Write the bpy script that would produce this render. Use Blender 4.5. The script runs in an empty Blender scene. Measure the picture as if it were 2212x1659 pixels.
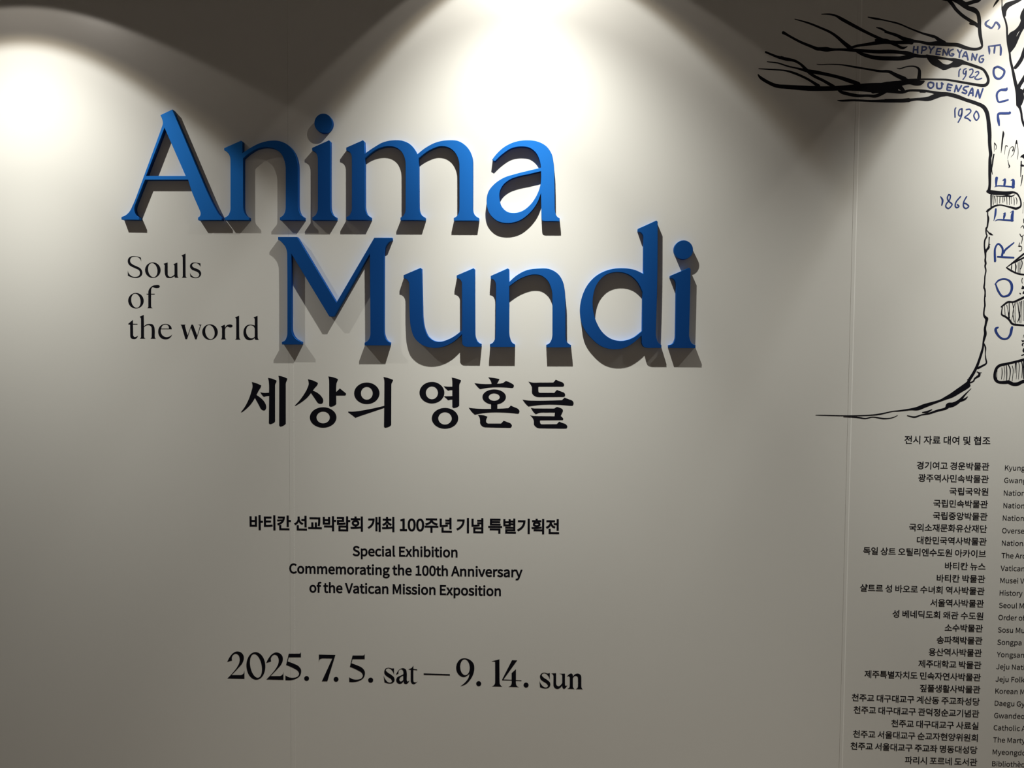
import bpy, math, random
from mathutils import Vector, Matrix
S = bpy.context.scene
C = S.collection

# ------------------------------------------------------------------ camera
F, CX, CY = 1661.0, 1106.0, 829.5            # focal length and centre for a 2212 x 1659 frame
R = Matrix(((0.9988211417, -0.0110235095, 0.0472737675),
            (0.0477302144, 0.0456698230, -0.9978156613),
            (0.0088404458, 0.9988957651, 0.0461421392)))
EYE = Vector((0.0, -2.6, 1.65))
cam = bpy.data.cameras.new('camera')
cam.sensor_fit = 'HORIZONTAL'; cam.sensor_width = 36.0
cam.lens = 36.0 * F / 2212.0
cam.clip_start = 0.05
co = bpy.data.objects.new('camera', cam); C.objects.link(co)
co.matrix_world = Matrix.Translation(EYE) @ R.to_4x4()
S.camera = co

# ------------------------------------------------------------------ world, lamps, exposure
w = bpy.data.worlds.new('room_glow'); S.world = w; w.use_nodes = True
w.node_tree.nodes['Background'].inputs[0].default_value = (1.0, 0.85, 0.74, 1)
w.node_tree.nodes['Background'].inputs[1].default_value = 0.072
S.view_settings.view_transform = 'Standard'; S.view_settings.look = 'None'
S.view_settings.gamma = 1.0; S.view_settings.use_curve_mapping = False
S.view_settings.exposure = 0.10

def downlight(x, dist, z, axis, inner, outer, core=150.0, beam=112.0, flood=21.5, spill=2.6):
    """one recessed ceiling downlight near the wall: an LED with a tilted reflector, built from its soft middle beam,
    the reflector's wide cone with a warm rim at its cut-off, and the weak spill around it"""
    d = Vector(axis).normalized()
    for power, half, blend, col, ax in ((core, 30.0, 1.0, (0.975, 0.985, 0.915), Vector((0, 0, -1))),
                                        (beam, 52.0, 1.0, (0.975, 0.985, 0.915), Vector((0, 0, -1))),
                                        (flood * 0.75, inner + 0.5, 0.16, (0.96, 0.99, 0.97), d),
                                        (flood * 0.25, inner + 3.0, 0.16, (1.0, 0.86, 0.62), d),
                                        (spill, outer, 0.05, (1.0, 0.93, 0.84), d)):
        l = bpy.data.lights.new('ceiling_spot', 'SPOT')
        l.energy = power; l.color = col; l.spot_size = math.radians(2 * half); l.spot_blend = blend
        l.shadow_soft_size = 0.009
        o = bpy.data.objects.new('ceiling_spot', l); C.objects.link(o)
        o.location = (x, -dist, z)
        o.rotation_euler = ax.to_track_quat('-Z', 'Y').to_euler()
downlight(-1.795, 0.430, 3.001, (-0.027, 0.052, -1), 51.0, 62.8, core=58, beam=76, flood=22)
downlight(-0.0925, 0.436, 3.110, (0.064, 0.447, -1), 42.8, 50.1)
downlight(1.66, 0.430, 3.060, (0.06, 0.55, -1), 38.0, 47.0, core=100, beam=110)

# ------------------------------------------------------------------ helpers
def on_wall(px, py, y=0.0):
    """the point of the vertical plane at depth y that stands at photograph position px, py"""
    v = R @ Vector(((px - CX) / F, -(py - CY) / F, -1.0))
    return EYE + v * ((y - EYE.y) / v.y)

def props(o, label=None, cat=None, group=None, kind=None):
    for k, v in (('label', label), ('category', cat), ('group', group), ('kind', kind)):
        if v: o[k] = v
    return o

def empty(name, loc, parent=None):
    o = bpy.data.objects.new(name, None); C.objects.link(o)
    o.empty_display_size = 0.02
    if parent: o.parent = parent
    o.location = loc
    return o

def mat(name, col, rough=0.6, bump=0.0, scale=300.0, spec=0.5, metal=0.0, vary=0.0, coat=0.0):
    m = bpy.data.materials.new(name); m.use_nodes = True
    nt = m.node_tree; b = nt.nodes['Principled BSDF']
    b.inputs['Base Color'].default_value = (*col, 1); b.inputs['Roughness'].default_value = rough
    b.inputs['Specular IOR Level'].default_value = spec; b.inputs['Metallic'].default_value = metal
    b.inputs['Coat Weight'].default_value = coat
    g = nt.nodes.new('ShaderNodeNewGeometry')
    if vary:
        n = nt.nodes.new('ShaderNodeTexNoise'); n.inputs['Scale'].default_value = 2.2; n.inputs['Detail'].default_value = 5
        nt.links.new(g.outputs['Position'], n.inputs['Vector'])
        r = nt.nodes.new('ShaderNodeMix'); r.data_type = 'RGBA'
        r.inputs[6].default_value = (*[c * (1 - vary) for c in col], 1); r.inputs[7].default_value = (*[min(1, c * (1 + vary)) for c in col], 1)
        nt.links.new(n.outputs[0], r.inputs[0]); nt.links.new(r.outputs[2], b.inputs['Base Color'])
    if bump:
        n = nt.nodes.new('ShaderNodeTexNoise'); n.inputs['Scale'].default_value = scale; n.inputs['Detail'].default_value = 3
        nt.links.new(g.outputs['Position'], n.inputs['Vector'])
        bp = nt.nodes.new('ShaderNodeBump'); bp.inputs['Strength'].default_value = 1.0; bp.inputs['Distance'].default_value = bump
        nt.links.new(n.outputs[0], bp.inputs['Height']); nt.links.new(bp.outputs[0], b.inputs['Normal'])
    return m

M_WALL = mat('wall_paint', (0.68, 0.66, 0.62), 0.36, 0.00006, 260.0, 0.5, vary=0.02)
M_BEAD = mat('bead_filler', (0.86, 0.84, 0.80), 0.7, spec=0.3)
M_JOINT = mat('joint_filler', (0.72, 0.70, 0.66), 0.8, 0.0006, 200.0, 0.3)
M_FLOOR = mat('floor_stone', (0.15, 0.125, 0.105), 0.5, 0.0005, 60.0, vary=0.1)
M_CEIL = mat('ceiling_paint', (0.45, 0.43, 0.40), 0.9, 0.0005, 150.0)
M_BLUE = mat('blue_paint', (0.001, 0.03, 0.19), 0.6, 0.00005, 500.0, 0.2)
def satin(m, col, rough, share):
    """a satin lacquer sheen over the paint"""
    nt = m.node_tree; b = nt.nodes['Principled BSDF']; out = nt.nodes['Material Output']
    g = nt.nodes.new('ShaderNodeBsdfGlossy'); g.distribution = 'BECKMANN'
    g.inputs['Color'].default_value = (*col, 1); g.inputs['Roughness'].default_value = rough
    mx = nt.nodes.new('ShaderNodeMixShader'); mx.inputs[0].default_value = share
    nt.links.new(b.outputs[0], mx.inputs[1]); nt.links.new(g.outputs[0], mx.inputs[2]); nt.links.new(mx.outputs[0], out.inputs['Surface'])
satin(M_BLUE, (0.012, 0.19, 0.62), 0.62, 0.5)
M_INK = mat('black_vinyl', (0.0028, 0.0026, 0.006), 0.6, spec=0.12)
M_INKBLUE = mat('blue_vinyl', (0.014, 0.035, 0.17), 0.5, spec=0.3)

def contours_mesh(name, conts, thick, bevel=0.0):
    """flat outlines (holes by even-odd rule) given thickness; local z from 0 to thick"""
    cu = bpy.data.curves.new(name, 'CURVE'); cu.dimensions = '2D'; cu.fill_mode = 'BOTH'
    for c in conts:
        sp = cu.splines.new('POLY'); sp.points.add(len(c) - 1)
        for i, p in enumerate(c): sp.points[i].co = (p[0], p[1], 0, 1)
        sp.use_cyclic_u = True
    cu.extrude = thick / 2 - bevel
    if bevel: cu.bevel_depth = bevel; cu.bevel_resolution = 1; cu.offset = -bevel
    o = bpy.data.objects.new(name, cu)
    C.objects.link(o)
    me = bpy.data.meshes.new_from_object(o)
    me.name = name
    bpy.data.objects.remove(o); bpy.data.curves.remove(cu)
    me.transform(Matrix.Translation((0, 0, thick / 2)))
    return me

def place(name, me, loc, m, parent=None, base=None, scale=1.0, roll=0.0):
    """loc in world; the mesh's xy plane stands up on the wall facing the room"""
    if not me.materials: me.materials.append(m)
    o = bpy.data.objects.new(name, me); C.objects.link(o)
    o.rotation_euler = (math.radians(90), 0, 0)
    if roll: o.rotation_euler = (Matrix.Rotation(math.radians(90), 3, 'X') @ Matrix.Rotation(roll, 3, 'Z')).to_euler()
    o.scale = (scale,) * 3
    if parent: o.parent = parent; o.location = Vector(loc) - base
    else: o.location = loc
    return o

def path(s, ox, oy, k):
    """'x,y* x,y ...' through-points of a closed outline in a close-up (origin ox,oy, scale k); * marks a corner"""
    P = []
    for t in s.replace('(', ' ').replace(')', ' ').split():
        c = t.endswith('*'); a, b = t.rstrip('*').split(',')
        P.append((float(a), float(b), c))
    n = len(P); out = []
    for i in range(n):
        p0, p1 = P[i], P[(i + 1) % n]
        out.append((p0[0], p0[1]))
        if p0[2] and p1[2]: continue
        L = math.hypot(p1[0] - p0[0], p1[1] - p0[1])
        if L < 1e-6: continue
        def tan(j, prev_l):
            a, b, c = P[(j - 1) % n], P[j % n], P[(j + 1) % n]
            l1 = math.hypot(b[0] - a[0], b[1] - a[1]) or 1; l2 = math.hypot(c[0] - b[0], c[1] - b[1]) or 1
            # weighted tangent of a non-uniform Catmull-Rom spline
            w1, w2 = l2, l1
            if max(l1, l2) > 2.4 * min(l1, l2):          # a straight run meets a curve: follow the straight run
                w1, w2 = (1.0, 0.04) if l1 > l2 else (0.04, 1.0)
            tx = ((b[0] - a[0]) / l1 * w1 + (c[0] - b[0]) / l2 * w2) / (w1 + w2)
            ty = ((b[1] - a[1]) / l1 * w1 + (c[1] - b[1]) / l2 * w2) / (w1 + w2)
            return tx, ty
        d = ((p1[0] - p0[0]) / L, (p1[1] - p0[1]) / L)
        m0 = tan(i, 0) if not p0[2] else None
        m1 = tan(i + 1, 0) if not p1[2] else None
        if m0 is None: m0 = (1.5 * d[0] - 0.5 * m1[0], 1.5 * d[1] - 0.5 * m1[1])
        if m1 is None: m1 = (1.5 * d[0] - 0.5 * m0[0], 1.5 * d[1] - 0.5 * m0[1])
        N = max(3, min(8, int(L / 12)))
        for q in range(1, N):
            t = q / N; h00 = 2*t**3 - 3*t*t + 1; h10 = t**3 - 2*t*t + t; h01 = -2*t**3 + 3*t*t; h11 = t**3 - t*t
            out.append((h00*p0[0] + h10*L*m0[0] + h01*p1[0] + h11*L*m1[0], h00*p0[1] + h10*L*m0[1] + h01*p1[1] + h11*L*m1[1]))
    return [(ox + x / k, oy + y / k) for x, y in out]

def oval(cx, cy, rx, ry, tilt, ox, oy, k, n=40):
    t = math.radians(tilt); out = []
    for i in range(n):
        a = 2 * math.pi * i / n; x, y = rx * math.cos(a), ry * math.sin(a)
        out.append((ox + (cx + x * math.cos(t) - y * math.sin(t)) / k, oy + (cy + x * math.sin(t) + y * math.cos(t)) / k))
    return out

def flat(name, conts_px, m, thick, depth=None, bevel=0.0, parent=None, base=None):
    """outlines given at photograph positions, cut from a sheet of real thickness standing on the wall"""
    y = -(depth if depth is not None else thick)
    W = [[on_wall(px, py, y) for px, py in c] for c in conts_px]
    x0 = sum(p.x for p in W[0]) / len(W[0]); z0 = min(p.z for p in W[0])
    me = contours_mesh(name, [[(p.x - x0, p.z - z0) for p in c] for c in W], thick, bevel)
    return place(name, me, Vector((x0, 0, z0)), m, parent, base)

def stroke_rings(pts, sub=4):
    """smooth a list of (x, y, width)"""
    n = len(pts)
    if n == 2: return [pts[0], pts[1]]
    out = []
    for i in range(n - 1):
        p = [pts[max(0, i - 1)], pts[i], pts[i + 1], pts[min(n - 1, i + 2)]]
        for q in range(sub):
            t = q / sub
            out.append(tuple(0.5 * (2*p[1][j] + (p[2][j] - p[0][j])*t + (2*p[0][j] - 5*p[1][j] + 4*p[2][j] - p[3][j])*t*t
                             + (3*p[1][j] - p[0][j] - 3*p[2][j] + p[3][j])*t**3) for j in range(3)))
    out.append(pts[-1])
    return out

LAYER = [0]
def brush(name, strokes, frame, m, parent, base, thick=0.00028, wmul=1.0, wconst=None):
    """brush strokes 'x,y,w x,y,w' cut from vinyl, joined as one part"""
    ox, oy, k = frame
    V, Fc = [], []
    for s in strokes:
        LAYER[0] = (LAYER[0] + 1) % 24; top_z = thick + 0.000004 * LAYER[0]      # overlapping strokes lie a hair apart
        pts = []
        for t in s.split():
            a = [float(v) for v in t.split(',')]
            if len(a) == 2: a.append(wconst)
            pts.append((a[0], a[1], a[2]))
        rg = stroke_rings(pts)
        # drop doubled points
        q = [rg[0]]
        for p in rg[1:]:
            if math.hypot(p[0] - q[-1][0], p[1] - q[-1][1]) > 0.8: q.append(p)
        rg = q; n = len(rg)
        if n < 2: continue
        prof = []
        for i in range(n):
            a, b = rg[max(0, i - 1)], rg[min(n - 1, i + 1)]
            L = math.hypot(b[0] - a[0], b[1] - a[1]) or 1
            nx, ny = -(b[1] - a[1]) / L, (b[0] - a[0]) / L
            h = max(2.0, rg[i][2]) * 0.5 * wmul
            prof.append((rg[i][0], rg[i][1], nx, ny, h))
        left = [(x + nx * h, y + ny * h) for x, y, nx, ny, h in prof]
        right = [(x - nx * h, y - ny * h) for x, y, nx, ny, h in prof]
        def cap(p, sgn):
            x, y, nx, ny, h = p; tx, ty = ny * sgn, -nx * sgn
            return [(x + nx * h * 0.7 + tx * h * 0.6, y + ny * h * 0.7 + ty * h * 0.6), (x + tx * h * 0.85, y + ty * h * 0.85),
                    (x - nx * h * 0.7 + tx * h * 0.6, y - ny * h * 0.7 + ty * h * 0.6)]
        b0 = len(V)
        def add(p, top):
            v = on_wall(ox + p[0] / k, oy + p[1] / k, -thick)
            V.append((v.x, v.z, top_z if top else 0.00022))
        for top in (1, 0):
            for i in range(n): add(left[i], top); add(right[i], top)
        o2 = b0 + 2 * n
        for i in range(n - 1):
            a = b0 + 2 * i
            Fc.append((a, a + 2, a + 3, a + 1))
            for e in (0, 1):
                c = a + e
                Fc.append((c, c + 2, c + 2 + 2 * n, c + 2 * n))
        for p, i, sg in ((prof[0], 0, -1), (prof[-1], n - 1, 1)):
            cp = cap(p, sg); s0 = len(V)
            for c in cp: add(c, 1)
            Fc.append((b0 + 2 * i, s0, s0 + 1, s0 + 2, b0 + 2 * i + 1))
    bx = sum(v[0] for v in V) / len(V); bz = min(v[1] for v in V)
    me = bpy.data.meshes.new(name)
    me.from_pydata([(v[0] - bx, v[1] - bz, v[2]) for v in V], [], Fc); me.update()
    return place(name, me, Vector((bx, 0, bz)), m, parent, base)

# ------------------------------------------------------------------ the room
def slab(name, x0, x1, y0, y1, z0, z1, m, parent=None, skew=None):
    """a board; skew = ((x at z0, x at z1) left, same right) for edges a little out of plumb"""
    (a0, a1), (b0, b1) = skew if skew else ((x0, x0), (x1, x1))
    V = [(a0, y0, z0), (b0, y0, z0), (b0, y1, z0), (a0, y1, z0), (a1, y0, z1), (b1, y0, z1), (b1, y1, z1), (a1, y1, z1)]
    Fc = [(0, 1, 5, 4), (1, 2, 6, 5), (2, 3, 7, 6), (3, 0, 4, 7), (4, 5, 6, 7), (3, 2, 1, 0)]
    me = bpy.data.meshes.new(name); me.from_pydata(V, [], Fc); me.update(); me.materials.append(m)
    o = bpy.data.objects.new(name, me); C.objects.link(o)
    if parent: o.parent = parent
    return o

ZT = 3.25
wall = bpy.data.objects.new('wall_back', None); C.objects.link(wall); props(wall, kind='structure')
def seam_x(pa, pb):
    a, b = on_wall(*pa), on_wall(*pb)
    g = (b.x - a.x) / (b.z - a.z)
    return lambda z: a.x + g * (z - a.z)
s1 = seam_x((620.6, 0), (628.5, 1659)); s2 = seam_x((1853.5, 0), (1812.5, 1659))
e1 = seam_x((630.5, 0), (638.0, 1659)); e2 = seam_x((1862.0, 0), (1819.5, 1659))
Z0 = 0.0
def board(name, fa, fb, y0, m, y1=0.001):
    return slab(name, 0, 0, y0, y1, Z0, ZT, m, wall, ((fa(Z0), fa(ZT)), (fb(Z0), fb(ZT))))
slab('wall_core', -4.5, 4.5, 0.001, 0.12, Z0, ZT, M_JOINT, wall)
board('panel', lambda z: -4.5, lambda z: s1(z) - 0.0002, 0.0, M_WALL)
board('joint_strip', lambda z: s1(z) + 0.0002, lambda z: e1(z), 0.0, M_WALL)
board('panel', lambda z: e1(z), lambda z: s2(z) - 0.0005, 0.0, M_WALL)
board('joint_strip', lambda z: s2(z) + 0.0005, lambda z: e2(z), 0.0, M_WALL)
board('panel', lambda z: e2(z), lambda z: 4.5, 0.0, M_WALL)
def bead(f, wd, h, z0=Z0, z1=ZT, m=M_JOINT):
    n = 40; V = []; Fc = []
    rnd = random.Random(3)
    for i in range(n + 1):
        z = z0 + (z1 - z0) * i / n; x = f(z); hh = h * (0.7 + 0.6 * rnd.random())
        V += [(x - wd, 0.0, z), (x - wd * 0.3, -hh, z), (x + wd * 0.3, -hh, z), (x + wd, 0.0, z)]
    for i in range(n):
        for j in range(3): a = 4 * i + j; Fc.append((a, a + 1, a + 5, a + 4))
    me = bpy.data.meshes.new('joint_bead'); me.from_pydata(V, [], Fc); me.update(); me.materials.append(m)
    for p in me.polygons: p.use_smooth = True
    o = bpy.data.objects.new('joint_bead', me); C.objects.link(o); o.parent = wall
bead(e1, 0.0015, 0.00010, 0.0, 1.75); bead(e2, 0.0013, 0.00016, m=M_BEAD)
props(slab('floor', -4.5, 4.5, -5.0, 0.12, -0.05, 0.0, M_FLOOR), kind='structure')
props(slab('ceiling', -4.5, 4.5, -5.0, 0.12, ZT, ZT + 0.05, M_CEIL), kind='structure')

# ------------------------------------------------------------------ raised blue letters
Z1 = (240, 220, 4.424); Z2 = (720, 280, 4.2538); Z3 = (570, 470, 4.424); Z4 = (1030, 460, 4.3373)
DEPTH = 0.0187
def blue(label, conts, dot=None):
    W = [on_wall(px, py, -DEPTH) for px, py in conts[0]]
    if not dot:
        o = flat('raised_letter', conts, M_BLUE, DEPTH, bevel=0.0005)
        props(o, label, 'letter', 'raised blue title letters'); return o
    base = Vector((sum(p.x for p in W) / len(W), 0, min(p.z for p in W)))
    e = empty('raised_letter', base); props(e, label, 'letter', 'raised blue title letters')
    flat('letter_stem', conts, M_BLUE, DEPTH, bevel=0.0005, parent=e, base=base)
    flat('letter_dot', [dot], M_BLUE, DEPTH, bevel=0.0005, parent=e, base=base)
    return e

blue('raised blue capital A that starts the upper title word', [path('470,127* 585,72* (592,90) (700,345) (850,700) (930,885) (968,965) (1000,1025) (1030,1075) 1058,1103* 1058,1130* 830,1130* 830,1105* (848,1092) (855,1070) (848,1040) (770,855) 735,744* 325,744* (228,990) (222,1030) (232,1068) (245,1088) 268,1103* 268,1128* 98,1125* 98,1100* (140,1082) (175,1048) (205,990) (250,880) (488,230) (494,200) (487,165)', *Z1), path('510,248* 712,708* 332,708*', *Z1)])
blue('raised blue lowercase n of the upper title word, touching the capital A', [path('1080,442* 1242,370* 1254,381* 1254,490* (1330,440) (1420,395) (1520,371) (1610,375) (1690,412) (1748,480) (1778,560) (1787,650) (1787,980) (1795,1040) (1813,1080) 1845,1103* 1845,1130* 1612,1130* 1612,1105* (1640,1088) (1660,1055) (1668,990) (1668,640) (1655,560) (1620,490) (1560,447) (1490,432) (1400,445) (1320,490) 1262,540* (1262,980) (1268,1045) (1288,1085) 1318,1105* 1318,1130* 1085,1130* 1085,1105* (1115,1088) (1135,1050) (1140,980) (1140,560) (1130,510) (1110,480) 1080,462*', *Z1)])
blue('raised blue lowercase i with round dot in the upper title word', [path('1920,440* 2083,366* 2095,378* 2095,980 (2103,1045) (2122,1083) 2152,1103* 2152,1130* 1922,1130* 1922,1103* (1950,1086) (1970,1050) (1975,980) (1975,560) (1967,505) (1950,480) 1920,464*', *Z1)], oval(2028, 203, 86, 91, 0, *Z1))
blue('raised blue lowercase m, widest letter of the upper title word', [path('118,165* 272,97* 285,108* 290,220* (370,165) (460,115) (560,97) (640,103) (700,130) (745,175) 772,226* (850,165) (950,115) (1060,97) (1150,105) (1220,150) (1265,215) (1282,300) (1282,690) (1285,750) (1305,790) 1338,812* 1338,836* 1107,836* 1107,812* (1135,795) (1152,765) (1158,710) (1158,330) (1145,260) (1105,195) (1050,160) (990,152) (900,180) 785,262* (787,690) (792,745) (812,785) 845,808* 845,832* 617,832* 617,808* (640,795) (658,765) (664,710) (664,330) (655,260) (620,195) (565,160) (510,152) (420,170) 290,262* (290,690) (297,745) (316,785) 346,805* 346,830* 120,830* 120,803* (145,790) (165,755) (170,700) (170,280) (163,225) (147,203) 118,190*', *Z2)])
blue('raised bright blue lowercase a that ends the upper title word', [path('1460,275* (1490,235) (1570,160) (1670,112) (1780,97) (1880,110) (1960,155) (2005,220) (2025,310) (2032,450) (2035,690) (2040,760) (2055,797) 2080,815* 2080,840* 1945,840* (1920,832) 1912,810* 1908,585* (1870,680) (1800,770) (1710,835) (1610,858) (1510,840) (1435,770) (1408,660) (1425,570) (1480,500) (1560,445) (1680,405) (1800,375) 1908,350* (1895,280) (1860,210) (1800,165) (1730,155) (1640,170) (1560,220) 1485,290*', *Z2), path('1908,382* (1800,408) (1700,430) (1620,460) (1560,510) (1530,570) (1528,640) (1550,710) (1600,755) (1660,765) (1730,750) (1800,700) (1860,620) (1900,520)', *Z2)])
blue('raised blue capital M that starts the lower title word', [path('135,185* 318,185* 693,812* 1055,192* 1225,192* 1225,213* (1190,235) (1165,270) (1152,330) (1148,400) (1147,1060) (1155,1130) (1175,1172) 1208,1195* 1205,1222* 962,1222* 962,1195* (990,1180) (1010,1150) (1018,1100) 1012,345* 668,945* 625,945* 262,345* (262,1040) (272,1110) (305,1158) 360,1188* 360,1213* 172,1213* 172,1188* (200,1175) (218,1140) (224,1080) (222,350) (205,280) (170,235) 135,210*', *Z3)])
blue('raised blue lowercase u between the capital M and the n below', [path('1335,550* 1497,480* 1508,490* 1517,900 (1522,980) (1540,1070) (1575,1140) (1630,1178) (1690,1185) (1770,1160) 1893,1078* 1893,660 (1888,610) (1872,590) 1842,578* 1842,553* 2003,483* 2016,494* (2018,1090) (2025,1150) (2045,1188) 2078,1208* 2078,1235* 1945,1235* (1912,1227) 1895,1205* 1893,1115* (1800,1195) (1710,1235) (1610,1245) (1510,1215) (1440,1150) (1405,1050) (1392,900) (1390,660) (1382,612) (1365,590) 1335,578*', *Z3)])
blue('raised blue lowercase n of the lower title word, left of the d', [path('130,590* 290,518* 303,528* 305,645* (380,580) (470,535) (580,520) (680,525) (760,570) (805,640) (825,730) (830,850) (832,1150) (840,1200) (857,1222) 883,1237* 883,1260* 650,1260* 650,1235* (680,1220) (700,1185) (708,1130) (708,780) (695,700) (660,630) (600,585) (530,577) (430,605) 305,685* (302,1110) (310,1170) (328,1212) 357,1232* 357,1256* 123,1256* 123,1230* (150,1215) (170,1180) (175,1130) (180,700) (172,645) (158,625) 130,615*', *Z4)])
blue('raised blue lowercase d with tall stem in the lower title word', [path('1510,148* 1683,70* 1695,82* (1690,700) (1678,1100) (1682,1170) (1698,1212) 1730,1238* 1730,1265* 1600,1265* (1560,1250) 1545,1215* 1543,1150* (1470,1215) (1380,1265) (1285,1278) (1180,1255) (1070,1170) (990,1050) (967,920) (985,790) (1040,670) (1130,580) (1250,528) (1370,517) (1470,530) 1560,570* (1562,250) (1555,200) (1540,182) 1510,172*', *Z4), path('1553,740* (1500,640) (1420,575) (1320,553) (1210,580) (1130,660) (1090,780) (1090,910) (1120,1020) (1180,1120) (1260,1180) (1350,1198) (1450,1175) 1548,1105*', *Z4)])
blue('raised dark blue lowercase i with round dot ending the lower title word', [path('1813,588* 1990,512* 2003,525* (1998,800) (1990,1100) (1995,1180) (2015,1222) 2050,1240* 2048,1267* 1798,1265* 1798,1238* (1835,1225) (1855,1190) (1862,1130) (1868,690) (1860,640) (1845,618) 1813,610*', *Z4)], oval(1937, 345, 89, 89, 0, *Z4))

# ------------------------------------------------------------------ black vinyl lettering traced by hand
VT = 0.00028
def line_of(label, cat, chars, fr, group=None, names=None):
    """one line of cut lettering: an Empty at its foot, every letter a part"""
    pts = [on_wall(x, y) for ch in chars for x, y in ch[0]]
    base = Vector((sum(p.x for p in pts) / len(pts), 0, min(p.z for p in pts)))
    e = empty('vinyl_text', base); props(e, label, cat, group)
    for i, ch in enumerate(chars):
        flat(names[i] if names else 'letter', ch, M_INK, VT, parent=e, base=base)
    return e

K1 = (510, 800, 5.978); K2 = (880, 800, 5.978)
P = path
def syllable(e, base, pieces, fr):
    """strokes of one Korean syllable that lie apart or overlap: each its own outline"""
    b = on_wall(*pieces[0][0][0])
    s = empty('syllable', Vector((b.x, 0, b.z)) - base); s.parent = e
    for c in pieces:
        flat('stroke', c, M_INK, VT, parent=s, base=Vector((b.x, 0, b.z)))
def korean_word(label, sylls):
    pts = [on_wall(x, y) for s, fr in sylls for c in s for x, y in c[0]]
    base = Vector((sum(p.x for p in pts) / len(pts), 0, min(p.z for p in pts)))
    e = empty('vinyl_text', base); props(e, label, 'lettering')
    for s, fr in sylls: syllable(e, base, s, fr)
korean_word('large black Korean title word under the capital M, three syllables', [
 ([[P('203,150* (265,168) 325,195* (318,218) (290,265) 263,318* (310,350) (360,400) (385,450) (387,490) (372,515) (345,516) (318,495) (300,460) 243,357* (200,425) (140,490) 75,542* 62,540* (110,475) (160,380) (195,280) (212,200)', *K1)],
   [P('412,97* (460,106) 522,132* (520,148) (505,180) (503,220) 503,660* (490,675) (465,688) (432,693) 423,682* 427,330* (395,332) 358,343* (340,325) 312,283* (350,290) 425,288* (425,180) (420,130)', *K1)],
   [P('547,70* (600,80) 660,105* (658,122) (643,160) (641,210) 641,690* (620,708) (592,722) (566,724) 556,710* (557,170) (554,110)', *K1)]], K1),
 ([[P('927,115* (990,130) 1057,162* (1050,187) (1020,222) 990,262* (1050,290) (1100,335) (1125,385) (1115,425) (1085,432) (1055,420) (1030,385) 967,293* (920,350) (860,400) 770,457* 757,455* (810,400) (870,320) (920,230) (938,170)', *K1)],
   [P('1192,77* (1250,88) 1315,112* (1312,130) (1297,165) (1293,200) 1292,280* 1340,233* 1405,285* (1420,305) (1414,321) 1398,325* 1292,325* 1293,435* (1270,455) (1240,467) (1212,468) 1202,457* (1202,180) (1200,120)', *K1)],
   [oval(1124, 608, 172, 132, 0, *K1), oval(1124, 608, 86, 76, 0, *K1)]], K1),
 ([[oval(1688, 296, 164, 139, 0, *K1), oval(1688, 296, 76, 83, 0, *K1)],
   [P('1447,532* (1500,533) (1570,527) (1700,505) 1915,458* 1912,485* (1750,540) (1600,590) 1540,612* (1500,580) 1450,545*', *K1)],
   [P('1903,85* (1960,98) 2027,122* (2025,137) (2008,170) (2005,210) 2003,705* (1985,722) (1950,736) (1920,739) 1910,727* (1915,170) (1912,120)', *K1)]], K1)])
korean_word('large black Korean title word beneath the lower n and d, three syllables', [
 ([[oval(317, 288, 161, 139, 0, *K2), oval(317, 290, 78, 83, 0, *K2)],
   [P('572,93* (630,105) 693,128* (690,144) (674,174) (670,220) 670,455* (650,472) (620,483) (592,484) 580,472* 580,378* (555,378) 528,387* 470,333* (500,335) 580,333* 580,255* (550,255) 528,262* (500,240) 470,205* (520,210) 580,210* (580,150) (577,115)', *K2)],
   [oval(486, 619, 171, 134, 0, *K2), oval(486, 620, 87, 80, 0, *K2)]], K2),
 ([[P('1045,90* (1110,97) 1190,112* (1180,133) 1157,172* (1200,170) 1235,163* 1272,137* (1310,150) (1365,180) (1376,200) 1365,225* 1350,228* (1200,218) (1040,225) 938,243* (905,212) 867,165* (920,172) (1000,177) 1087,176* (1080,145)', *K2)],
   [oval(1121, 344, 152, 98, 0, *K2), oval(1121, 345, 71, 48, 0, *K2)],
   [P('1080,430* 1162,430* 1162,495* (1230,493) 1305,487* 1335,455* (1380,475) (1435,503) (1448,530) 1438,557* 1425,560* (1250,545) (1000,550) 870,572* (835,540) 793,483* (850,490) (960,497) 1080,497*', *K2)],
   [P('910,575* (980,580) 1035,598* (1025,618) (1018,640) (1020,672) 1040,687* 1210,687* 1243,650* (1290,668) (1337,690) (1350,715) 1335,740* 1320,742* (1010,735) (965,720) (940,685) (938,640) (930,605)', *K2)]], K2),
 ([[P('1563,145* (1610,157) (1700,158) 1885,157* 1917,120* (1960,140) (2012,163) (2025,185) 2018,206* 2000,210* 1700,210* 1691,217* 1692,270* (1700,285) 1720,290* 1898,290* 1930,252* (1980,272) (2027,293) (2038,315) 2028,340* 2010,343* (1720,345) (1650,335) (1612,300) (1608,250) 1608,215* (1590,182)', *K2)],
   [P('1487,378* (1540,387) (1650,392) (1850,390) 1995,385* 2030,352* (2080,372) (2136,398) (2147,425) 2135,456* 2115,458* (1900,443) (1700,448) 1563,467* (1525,430)', *K2)],
   [P('1595,485* (1650,492) 1895,493* 1930,472* (1965,482) (2003,503) (2010,520) (1998,550) 1980,590* (2005,612) (2014,628) 2005,643* 1985,643* 1718,645* 1712,652* 1715,680* (1725,694) 1745,697* 1928,695* 1960,662* (2000,678) (2050,700) (2066,725) 2055,750* 2030,752* (1740,748) (1670,738) (1637,705) (1630,640) (1615,612) 1585,580* (1640,590) 1900,593* 1905,545* (1800,545) (1700,550) 1658,567* (1630,540)', *K2)]], K2)])

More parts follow.
